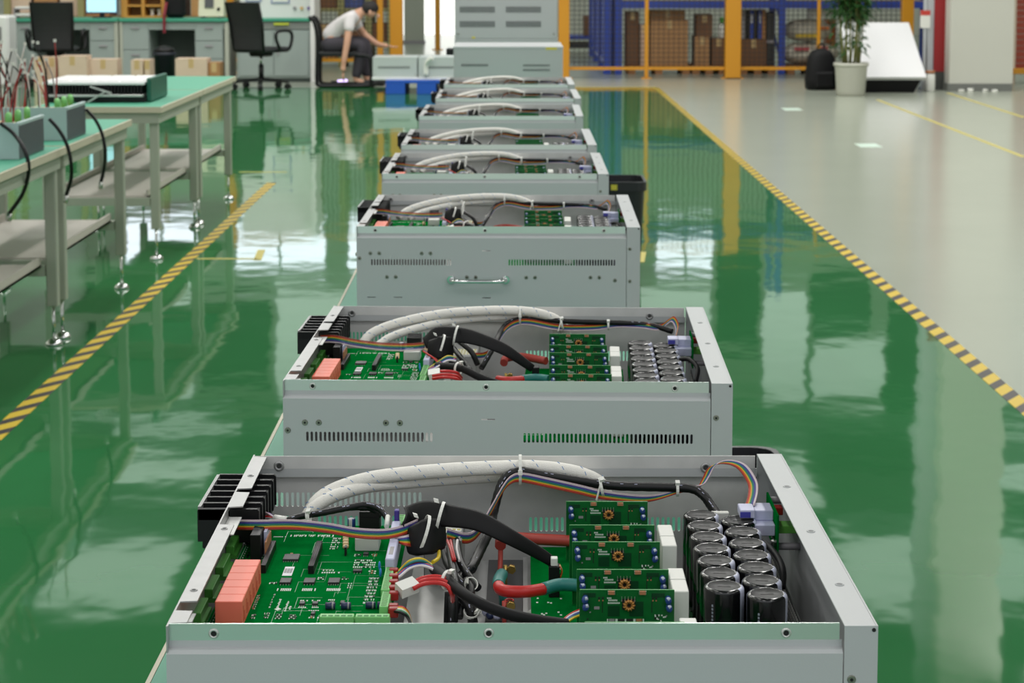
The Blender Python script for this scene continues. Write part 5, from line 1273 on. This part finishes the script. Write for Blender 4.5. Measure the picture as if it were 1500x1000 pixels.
def skinned(name, joints, edges, mat, parent, sub=2, root=0):
    me = bpy.data.meshes.new(name); me.from_pydata([j[0] for j in joints], edges, [])
    ob = bpy.data.objects.new(name, me); C.objects.link(ob)
    md = ob.modifiers.new('skin', 'SKIN'); md.use_smooth_shade = True
    for i, sv in enumerate(me.skin_vertices[0].data):
        r = joints[i][1]; sv.radius = r if isinstance(r, tuple) else (r, r); sv.use_root = (i == root)
    s_ = ob.modifiers.new('sub', 'SUBSURF'); s_.levels = sub; s_.render_levels = sub
    dg = bpy.context.evaluated_depsgraph_get(); nm = bpy.data.meshes.new_from_object(ob.evaluated_get(dg))
    bpy.data.objects.remove(ob); nm.name = name; nm.materials.clear(); nm.materials.append(mat)
    for p_ in nm.polygons: p_.use_smooth = True
    return link(name, nm, parent)
P_ = thing('person', 'seated person in a white shirt leaning far forward, one arm reaching down to the floor', 'person', (xc, YC, 0))
# pelvis on the seat, spine leaning forward to the right, head low and ahead
pel = (-.17, 0, .53); ch = (.10, 0, .80); nk = (.24, 0, .90); hd = (.33, -.02, .90)
J = [(pel, (.15, .12)), ((-.05, 0, .66), (.14, .11)), (ch, (.15, .11)), (nk, .058), ((.31, -.01, .93), .062), ((.37, -.02, .91), .085), ((.42, -.02, .87), .07),
     ((.12, -.19, .82), .06), ((.10, -.27, .58), .045), ((.06, -.30, .34), .036), ((.05, -.30, .27), .03), ((.045, -.305, .20), .038),
     ((.13, .18, .81), .06), ((.26, .25, .62), .045), ((.43, .20, .50), .036), ((.50, .18, .49), .03), ((.56, .17, .485), .036),
     ((-.15, -.11, .51), .10), ((.26, -.14, .52), .078), ((.22, -.14, .28), .055), ((.18, -.14, .09), .042), ((.30, -.15, .045), .04),
     ((-.15, .11, .51), .10), ((.28, .14, .53), .078), ((.30, .14, .28), .055), ((.28, .14, .09), .042), ((.40, .15, .045), .04)]
Ed = [(0, 1), (1, 2), (2, 3), (3, 4), (4, 5), (5, 6), (2, 7), (7, 8), (8, 9), (9, 10), (10, 11), (2, 12), (12, 13), (13, 14), (14, 15), (15, 16), (0, 17), (17, 18), (18, 19), (19, 20), (20, 21), (0, 22), (22, 23), (23, 24), (24, 25), (25, 26)]
skinned('body', J, Ed, skin, P_)
for (c0, d) in (((.045, -.305, .20), Vector((-.05, .05, -1))), ((.56, .17, .485), Vector((1, -.1, -.25)))):
    d.normalize(); s_ = Vector((0, 1, 0)) if abs(d.z) < .6 else Vector((0, 1, .05)); m_ = MB(); n_ = d.cross(s_).normalized()
    for k, ln in enumerate((.075, .085, .08, .062)):
        a = Vector(c0) + s_ * (.027 - .018 * k) + d * .03
        MB_ = m_.tube([a, a + d * ln * .5 + n_ * .004, a + d * ln + n_ * .016], [.0095, .009, .008], 7)
    a = Vector(c0) + s_ * .03; m_.tube([a, a + s_ * .025 + d * .03, a + s_ * .02 + d * .065], [.011, .0105, .009], 7)
    tag(m_.build('hand_finger', skin, P_), kind='stuff')
skinned('shirt', [((-.20, 0, .54), (.17, .135)), ((-.05, 0, .68), (.165, .13)), ((.10, 0, .81), (.17, .125)), ((.20, 0, .885), (.08, .08)), ((.12, -.20, .82), .078), ((.11, -.25, .66), .066), ((.14, .19, .81), .078), ((.21, .24, .68), .066)],
        [(0, 1), (1, 2), (2, 3), (2, 4), (4, 5), (2, 6), (6, 7)], shirt, P_)
skinned('trousers', [((-.19, 0, .505), (.16, .10)), ((-.12, -.12, .505), .112), ((.27, -.14, .525), .09), ((.22, -.14, .28), .07), ((.185, -.14, .10), .062), ((-.12, .12, .505), .112), ((.29, .14, .535), .09), ((.30, .14, .28), .07), ((.285, .14, .10), .062)],
        [(0, 1), (1, 2), (2, 3), (3, 4), (0, 5), (5, 6), (6, 7), (7, 8)], trous, P_)
m_ = MB(); m_.ell((.355, -.02, .95), .105, .088, .088, 14, 9); m_.build('hair', hair, P_)
m_ = MB(); m_.ell((.45, -.02, .855), .022, .016, .026, 8, 6)
for s in (-1, 1): m_.ell((.36, -.02 + s * .085, .90), .02, .012, .03, 8, 5)
m_.build('nose_and_ears', skin, P_)
for x, s in ((.24, -1), (.34, 1)): MB().box((x - .07, s * .145 - .045, .0), (x + .19, s * .145 + .045, .085), .03).build('shoe', shoe, P_)
t = thing('inspection_lamp', 'small lit violet white lamp lying on the floor under the hanging hand', 'lamp', onz(497, 124, 0) + Vector((0, 0, 0)))
MB().cyl((-.10, 0, .028), (-.02, 0, .03), .022, 10).build('lamp_grip', blk, t); MB().cyl((-.02, 0, .03), (.10, .0, .045), .026, 10).build('lamp_tube', M('violet_light', (222, 200, 255), .4, emit=1.6), t)
# ------------------------------------------------------------------ right: mesh fence, blue rack, pallets, cartons, bags
fence('orange framed mesh fence in front of the blue pallet rack', 818, 1340, 24.8, [(826, .14), (947, .05), (1073, .20), (1199, .045), (1328, .15)], 100)
YR = 25.7
zb1 = at(0, 12, YR).z
rack('blue pallet rack behind the orange mesh fence', 880, 1380, YR, 1.0, [(zb1, .09), (2.1, .10)], rack_b, M('rack_board', (150, 116, 84), .7), (906, 1145, 1375), 3.0, 'pallet_rack')
woodp = M('pallet_wood', (150, 104, 66), .75, var=(8, .15))
def pallet(label, px0, px1, Y):
    x0, x1 = at(px0, 110, Y).x, at(px1, 110, Y).x; c = (x0 + x1) / 2; hw = (x1 - x0) / 2; t = thing('pallet', label, 'pallet', (c, Y + .4, 0), 0, 'wooden pallets under the blue rack')
    for k in range(6): MB().box((-hw, -.4 + k * .14, .085), (hw, -.4 + k * .14 + .10, .11)).build('deck_board', woodp, t)
    for x in (-hw + .05, 0, hw - .05):
        for y in (-.36, 0, .34): MB().box((x - .05, y - .04, 0), (x + .05, y + .04, .085)).build('block', woodp, t)
    return .1105
pz = pallet('wooden pallet in the left bay of the blue rack, under the big carton', 920, 1010, YR + .05); pallet('wooden pallet in the left bay of the blue rack, next to the thick orange post', 1014, 1064, YR + .05)
pallet('wooden pallet in the right bay of the blue rack, under the brown carton', 1084, 1136, YR + .05); pallet('wooden pallet in the right bay of the blue rack, under the white sacks', 1153, 1228, YR + .05)
G2 = 'cartons in the blue rack'
for (a, yt, b_, mt, lab, dy) in ((953, 30, 1008, card, 'big carton in the left bay of the blue rack', .0), (918, 18, 936, cardd, 'tall brown carton in the left bay, against the blue upright', .05), (938, 36, 951, M('carton_plastic', (190, 160, 140), .35), 'narrow film wrapped carton left of the big carton', .0),
                             (1018, 54, 1040, card, 'lower carton of the pair right of the big carton', .02), (1043, 56, 1063, cardd, 'dark brown carton beside the thick orange post', .0), (1085, 58, 1123, cardd, 'brown carton under the blue folders in the right bay', .0)):
    x0, x1, z0, z1 = bx(a, yt, b_, 101, YR + .1 + dy); carton(lab, x0, x1, YR + .1 + dy, YR + .62 + dy, pz, z1, mt, G2)
zt_ = at(0, 54, YR + .12).z; x0, x1, z0, z1 = bx(1020, 21, 1044, 52, YR + .14); carton('upper carton of the pair right of the big carton', x0, x1, YR + .14, YR + .6, zt_ + .001, z1, cardd, G2)
x0, x1, z0, z1 = bx(953, 15, 1004, 29, YR + .2); zbig = at(0, 30, YR + .1).z; carton('flat carton lying on top of the big carton', x0, x1, YR + .2, YR + .6, zbig + .001, z1, card, G2)
zd = at(0, 56, YR + .1).z
x0, x1, _, z1 = bx(1053, 27, 1062, 55, YR + .15); t = thing('bottle', 'white bottle with a green cap on the dark carton beside the orange post', 'bottle', ((x0 + x1) / 2, YR + .2, zd + .001))
m_ = MB(); hh = z1 - zd - .06; m_.lathe([(.045, 0), (.05, .01), (.05, hh * .8), (.025, hh)], (0, 0, 0), 14); m_.build('bottle_body', white, t); MB().cyl((0, 0, hh), (0, 0, hh + .07), .032, 12).build('bottle_cap', M('cap_green', (90, 190, 70), .4), t)
zf = at(0, 58, YR + .1).z
for k, mt in enumerate((gry, blk, rack_b, blk, M('folder_blue', (50, 80, 180), .4), M('folder_tan', (190, 130, 70), .5))):
    x = at(1089 + 6 * k, 30, YR + .2).x; t = thing('folder', ('grey folder, leftmost in the row on the brown carton', 'black folder between the grey and the blue one', 'dark blue folder, third in the row on the brown carton', 'black folder to the right of the dark blue one', 'bright blue folder with white marks on its spine', 'tan folder at the right end of the row on the brown carton')[k], 'folder', (x, YR + .3, zf + .001), 0, 'folders on the brown carton')
    MB().box((-.024, -.12, 0), (.024, .12, .40), .004).build('folder_cover', mt, t)
    MB().box((-.012, -.1215, .22), (.012, -.12, .34)).build('spine_label', white if k in (2, 4) else mt, t)
x0, x1, _, _ = bx(1124, 30, 1134, 60, YR + .15); t = thing('black_panel', 'dark upright board leaning beside the second blue upright', 'board', ((x0 + x1) / 2, YR + .3, .1105)); MB().box((-.05, -.12, 0), (.05, .12, .72), .004).build('panel_sheet', M('dark_board', (44, 46, 48), .6), t); MB().box((-.05, -.13, .3), (.05, -.12, .34)).build('strap', gry, t)
sackm = M('sack_white', (206, 200, 184), .8, bump=(20, .5)); sackr = M('sack_print_red', (196, 80, 90), .7); sacky = M('sack_print_yellow', (210, 180, 60), .7)
for k, (a, yt, b_, yb, lab) in enumerate(((1146, 62, 1232, 98, 'big white sack with red print at the bottom of the pile behind the plant'), (1151, 28, 1222, 61, 'white sack with yellow print on top of the bigger sack'))):
    x0, x1, _, z1 = bx(a, yt, b_, yb, YR + .2); z0 = pz if k == 0 else zprev; hh = (z1 - z0)
    t = thing('sack', lab, 'sack', ((x0 + x1) / 2, YR + .45, z0 + .001)); zprev = z1 + .001
    hw = (x1 - x0) / 2; m_ = MB(); n = 12; vs = []; fs = []
    for i in range(n + 1):
        u = -1 + 2 * i / n; s_ = max(.12, (1 - abs(u) ** 3.2)) ** .6
        for j in range(16):
            g = 2 * math.pi * j / 16; vs.append((u * hw, .27 * s_ * math.cos(g) * (1 + .05 * math.sin(5 * u + j)), hh / 2 + hh / 2 * s_ * math.sin(g) * (1 if math.sin(g) < 0 else (1 - .06 * abs(math.sin(6 * u))))))
    for i in range(n):
        for j in range(16): fs.append((i * 16 + j, i * 16 + (j + 1) % 16, (i + 1) * 16 + (j + 1) % 16, (i + 1) * 16 + j))
    fs.append(tuple(range(16))[::-1]); fs.append(tuple(n * 16 + j for j in range(16))); m_.add(vs, fs, True); m_.build('sack_body', sackm, t)
    for (u, w_, mt, zz) in (((-.35, .25, sackr, .72), (.35, .2, sackr, .75)) if k == 0 else ((-.1, .5, sacky, .28), (.6, .18, M('orange_print', (214, 120, 50), .6), .6))):
        m2 = MB(); m2.obox((u * hw, -.262, hh * zz), (w_ * hw, 0, 0), (0, .02, .0), (0, 0, hh * .07)); m2.build('printed_patch', mt, t)
x0, x1, z0, z1 = bx(1187, 12, 1224, 26, YR + .3); t = thing('carton', 'white carton on top of the white sacks', 'carton', ((x0 + x1) / 2, YR + .45, zprev + .001)); MB().box((-(x1 - x0) / 2, -.2, 0), ((x1 - x0) / 2, .2, .125), .004).build('carton_body', white, t); MB().box((-(x1 - x0) / 2 - .002, -.202, .125), ((x1 - x0) / 2 + .002, .202, .14), .003).build('carton_lid', white, t)
x0, x1, _, z1 = bx(1224, 30, 1238, 60, YR + .25); carton('orange carton standing at the right end of the white sacks', x0, x1, YR + .96, YR + 1.26, .001, z1, M('carton_bright_orange', (214, 120, 50), .6), G2)
# blue guard screen running back along the end of the rack
xg = at(903, 60, YR).x - .12; t = thing('guard_screen', 'blue barred guard screen running back along the left end of the pallet rack', 'guard screen', (xg, 28.2, 0))
for k in range(4): MB().box((-.05, -2.4 + k * 1.65 - .05, 0), (.05, -2.4 + k * 1.65 + .05, 3.0), .005).build('post', rack_b, t)
for z in (.12, 1.0, 2.0, 2.9): MB().box((-.025, -2.35, z), (.025, 2.5, z + .06)).build('rail', rack_b, t)
m_ = MB()
for k in range(48): m_.box((-.012, -2.3 + k * .1, .18), (.012, -2.3 + k * .1 + .04, 2.9))
tag(m_.build('bar', rack_b, t), kind='stuff')
# left of the rack, deep behind the fence
YB = 31.0
x0, x1, z0, z1 = bx(822, 53, 886, 58, YB); t = thing('low_shelf', 'low blue shelf far behind the fence with one brown carton', 'shelf', ((x0 + x1) / 2, YB + .4, 0))
hw = (x1 - x0) / 2; MB().box((-hw, -.4, z0), (hw, .4, z1)).build('shelf_board', rack_b, t)
for sx in (-1, 1): MB().box((sx * (hw - .05) - .04, -.4, 0), (sx * (hw - .05) + .04, -.32, z0)).build('leg', rack_b, t); MB().box((sx * (hw - .05) - .04, .32, 0), (sx * (hw - .05) + .04, .4, z0)).build('leg', rack_b, t)
MB().box((-hw, -.38, z0 - .14), (hw, .38, z0 - .06)).build('dark_drawer', M('dark_board', (44, 46, 48), .6), t)
zsh = z1; x0, x1, z0, z1 = bx(855, 24, 878, 52, YB + .1); t = carton('brown carton with a white label on the low blue shelf', x0, x1, YB + .1, YB + .6, zsh + .001, z1, cardd)
MB().box((.0, -.253, .03), (.10, -.2505, .12)).build('white_label', white, t)
# potted plant
pp = onz(1246, 140, 0); t = thing('potted_plant', 'leafy plant with thin bare stems in a pale ribbed pot', 'plant', (pp.x, pp.y, 0))
potm = M('pot_pale', (196, 196, 184), .5); m_ = MB()
prof = [(.155, 0), (.157, .02)]
for k in range(9): r_ = .158 + .022 * (k + .5) / 9; prof += [(r_ + .003, .022 + k * .034), (r_ - .001, .022 + k * .034 + .028)]
prof += [(.185, .335), (.198, .337), (.198, .375), (.185, .375), (.178, .33), (.001, .33)]
m_.lathe(prof, (0, 0, 0), 28); m_.build('pot', potm, t)
MB().cyl((0, 0, .325), (0, 0, .345), .176, 20).build('soil', M('soil', (62, 50, 40), .9), t)
rnd = random.Random(11); stem_m = M('stem_green', (112, 116, 60), .6); leaf_m = M('leaf_green', (44, 88, 36), .5, var=(14, .35)); tops = []
for k in range(13):
    g = 2 * math.pi * k / 13; a = (.09 * math.cos(g), .09 * math.sin(g), .34); tp = (.24 * math.cos(g + rnd.uniform(-.3, .3)) * rnd.uniform(.4, 1), .24 * math.sin(g) * rnd.uniform(.4, 1), rnd.uniform(1.15, 1.7))
    MB().tube([a, ((a[0] + tp[0]) / 2 + rnd.uniform(-.03, .03), (a[1] + tp[1]) / 2, (a[2] + tp[2]) / 2), tp], [.010, .008, .006], 6, 4).build('stem', stem_m, t); tops.append((a, tp))
m_ = MB()
def leaf(m_, p, d, l, w_):
    d = Vector(d).normalized(); s_ = d.cross(Vector((0, 0, 1))).normalized() * w_; u_ = Vector((0, 0, 1)); p = Vector(p)
    m_.add([p, p + d * l * .4 + s_ + u_ * .01, p + d * l * .75 + s_ * .7 - u_ * .01, p + d * l - u_ * .05, p + d * l * .75 - s_ * .7 - u_ * .01, p + d * l * .4 - s_ + u_ * .01], [(0, 1, 2, 3, 4, 5)])
for a, tp in tops:
    for k in range(54):
        q_ = rnd.uniform(.46 + .1 * (tp[2] < 1.4), 1.06) if k > 5 else rnd.uniform(.15, .6); p = Vector(a).lerp(Vector(tp), q_) + Vector((rnd.uniform(-.06, .06), rnd.uniform(-.06, .06), 0)); g = rnd.uniform(0, 6.28)
        leaf(m_, p, (math.cos(g), math.sin(g), rnd.uniform(-.5, .6)), rnd.uniform(.10, .20), rnd.uniform(.012, .024))
tag(m_.build('foliage', leaf_m, t), kind='stuff')
# black bag on the floor
p = onz(1204, 132, 0); t = thing('backpack', 'black upright backpack on the floor left of the plant pot', 'bag', (p.x, p.y + .1, 0), R(8))
m_ = MB(); vs = []; fs = []; n = 12
for i, (z, sx, sy) in enumerate(((0, .15, .11), (.02, .185, .14), (.12, .19, .145), (.28, .175, .135), (.40, .15, .12), (.46, .11, .10), (.485, .05, .05))):
    for j in range(n): g = 2 * math.pi * j / n; vs.append((sx * math.copysign(abs(math.cos(g)) ** .7, math.cos(g)), sy * math.copysign(abs(math.sin(g)) ** .7, math.sin(g)), z))
for i in range(6):
    for j in range(n): fs.append((i * n + j, i * n + (j + 1) % n, (i + 1) * n + (j + 1) % n, (i + 1) * n + j))
fs.append(tuple(range(n))[::-1]); fs.append(tuple(6 * n + j for j in range(n))); m_.add(vs, fs, True); m_.build('bag_body', blkr, t)
MB().box((-.11, -.175, .04), (.11, -.13, .22), .03).build('front_pocket', blkr, t)
MB().tube([(-.04, 0, .47), (-.03, 0, .53), (.03, 0, .53), (.04, 0, .47)], .01, 6, 3).build('grab_handle', blkr, t)
# white slanted panel on a black base
t = thing('panel_stand', 'white slanted panel on a low black base behind the potted plant', 'stand', (at(1300, 113, 22.0).x, 22.0, 0))
hw = (at(1357, 113, 22.0).x - at(1262, 113, 22.0).x) / 2; x_c = (at(1357, 113, 22.0).x + at(1251, 113, 22.0).x) / 2 - t.location.x; hw = (at(1357, 113, 22.0).x - at(1251, 113, 22.0).x) / 2
zt2, zb2 = at(0, 33, 22.75).z, at(0, 113, 22.0).z; wtp = M('panel_white', (232, 232, 234), .4)
m_ = MB(); m_.prism([(x_c - hw, 0, zb2), (x_c + hw, 0, zb2), (x_c + hw - .06, .75, zt2), (x_c - hw - .06, .75, zt2)], (0, .05, -.035)); m_.build('panel_sheet', wtp, t)
m_ = MB(); m_.prism([(x_c - hw * .9, .12, 0), (x_c + hw * .72, .12, 0), (x_c + hw * .9, .06, zb2 - .03), (x_c - hw * .95, .06, zb2 - .03)], (0, .7, 0)); m_.build('black_base', blkr, t)
m_ = MB(); m_.prism([(x_c - .3, .28, zb2 - .03), (x_c - .3, .82, zb2 - .03), (x_c - .3, .80, zt2 - .10)], (.6, 0, 0)); m_.build('back_brace', blkr, t)
# red fire column, pale pillar and what stands at the right edge
YQ = 22.6; x0, x1, z0, z1 = bx(1358, -80, 1396, 133, YQ)
m_ = MB(); m_.box((x0, YQ + .02, 0), (x1 - .02, YQ + .30, CEIL - .5)); struct('wall_column', m_, M('column_grey', (190, 194, 198), .5))
xr0, xr1 = at(1368, 60, YQ).x, at(1396, 60, YQ).x; zr_ = at(0, 105, YQ).z
t = thing('red_panel', 'tall dark red panel on the column right of the white slanted panel', 'panel', ((xr0 + xr1) / 2, YQ + .018, 0)); MB().box((-(xr1 - xr0) / 2, -.03, zr_), ((xr1 - xr0) / 2, 0, 3.0), .004).build('red_sheet', M('deep_red', (150, 24, 28), .4), t)
MB().box((-(xr1 - xr0) / 2 + .03, -.035, 0), ((xr1 - xr0) / 2 - .03, 0, zr_)).build('dark_foot', M('dark_plinth', (66, 68, 64), .6), t)
x0, x1, z0, z1 = bx(1348, 15, 1363, 41, YQ - .05); t = thing('notice_card', 'white notice card with a red top strip left of the red panel', 'sign', ((x0 + x1) / 2, YQ - .05, 0)); MB().box((-(x1 - x0) / 2, 0, z0), ((x1 - x0) / 2, .012, z1)).build('card', white, t); MB().box((-(x1 - x0) / 2, -.002, z1 - .06), ((x1 - x0) / 2, 0, z1)).build('red_strip', M('notice_red', (196, 60, 50), .5), t)
MB().box((-.012, .0125, 0), (.012, .03, 2.2)).build('pole', M('column_grey', (190, 194, 198), .5), t)
x0, x1, z0, z1 = bx(1391, -80, 1489, 122, 22.3); m_ = MB(); m_.box((x0, 22.32, .09), (x1, 23.0, CEIL - .5)); struct('wall_pillar', m_, M('pillar_pale', (204, 204, 194), .55))
m_ = MB(); m_.box((x0 - .02, 22.3, 0), (x1 - .01, 23.0, .09)); struct('trim_1', m_, M('plinth_grey', (112, 114, 110), .6))
rnd = random.Random(4)
for k in range(4):
    p = onz(1396 + 16 * k + rnd.uniform(-3, 3), 131 + rnd.uniform(-1, 1), 0); o = MB().box((-.035, -.02, 0), (.03, .02, .02 + .02 * rnd.random()), .006).build('paper_scrap', white, None, (p.x, min(p.y, 22.26), 0), (0, 0, rnd.uniform(0, 3))); tag(o, 'crumpled white paper scrap at the foot of the pale pillar, ' + ('leftmost of four', 'second from the left', 'third from the left', 'rightmost of four')[k], 'paper scrap', 'paper scraps at the pillar foot')
x0, x1, z0, z1 = bx(1356, 108, 1374, 130, 22.25); t = thing('canister', 'small white canister with a tan lid on the floor left of the red panel', 'canister', ((x0 + x1) / 2, 22.35, 0)); MB().lathe([(.055, 0), (.06, .01), (.06, z1 - .02), (.05, z1)], (0, 0, 0), 16).build('canister_body', white, t); MB().cyl((0, 0, z1), (0, 0, z1 + .03), .058, 16).build('canister_lid', tan, t)
YE = 23.6; x0, x1, z0, z1 = bx(1480, -60, 1560, 103, YE); t = thing('shutter_door', 'red brown slatted shutter behind an orange rail at the right edge of the photo', 'shutter', ((x0 + x1) / 2, YE, 0)); hw = (x1 - x0) / 2
sh_m = M('shutter_red_brown', (150, 62, 44), .5)
for k in range(22): MB().box((-hw + .06, 0, z0 + .02 + k * .072), (hw, .04, z0 + .02 + k * .072 + .066), .004).build('slat', sh_m, t)
MB().box((-hw - .06, -.02, 0), (-hw + .055, .06, 2.4)).build('jamb', M('jamb_cream', (206, 190, 170), .5), t)
MB().box((-hw - .14, -.12, z0 - .04), (hw, -.05, z0 + .03), .006).build('orange_rail', orange, t)
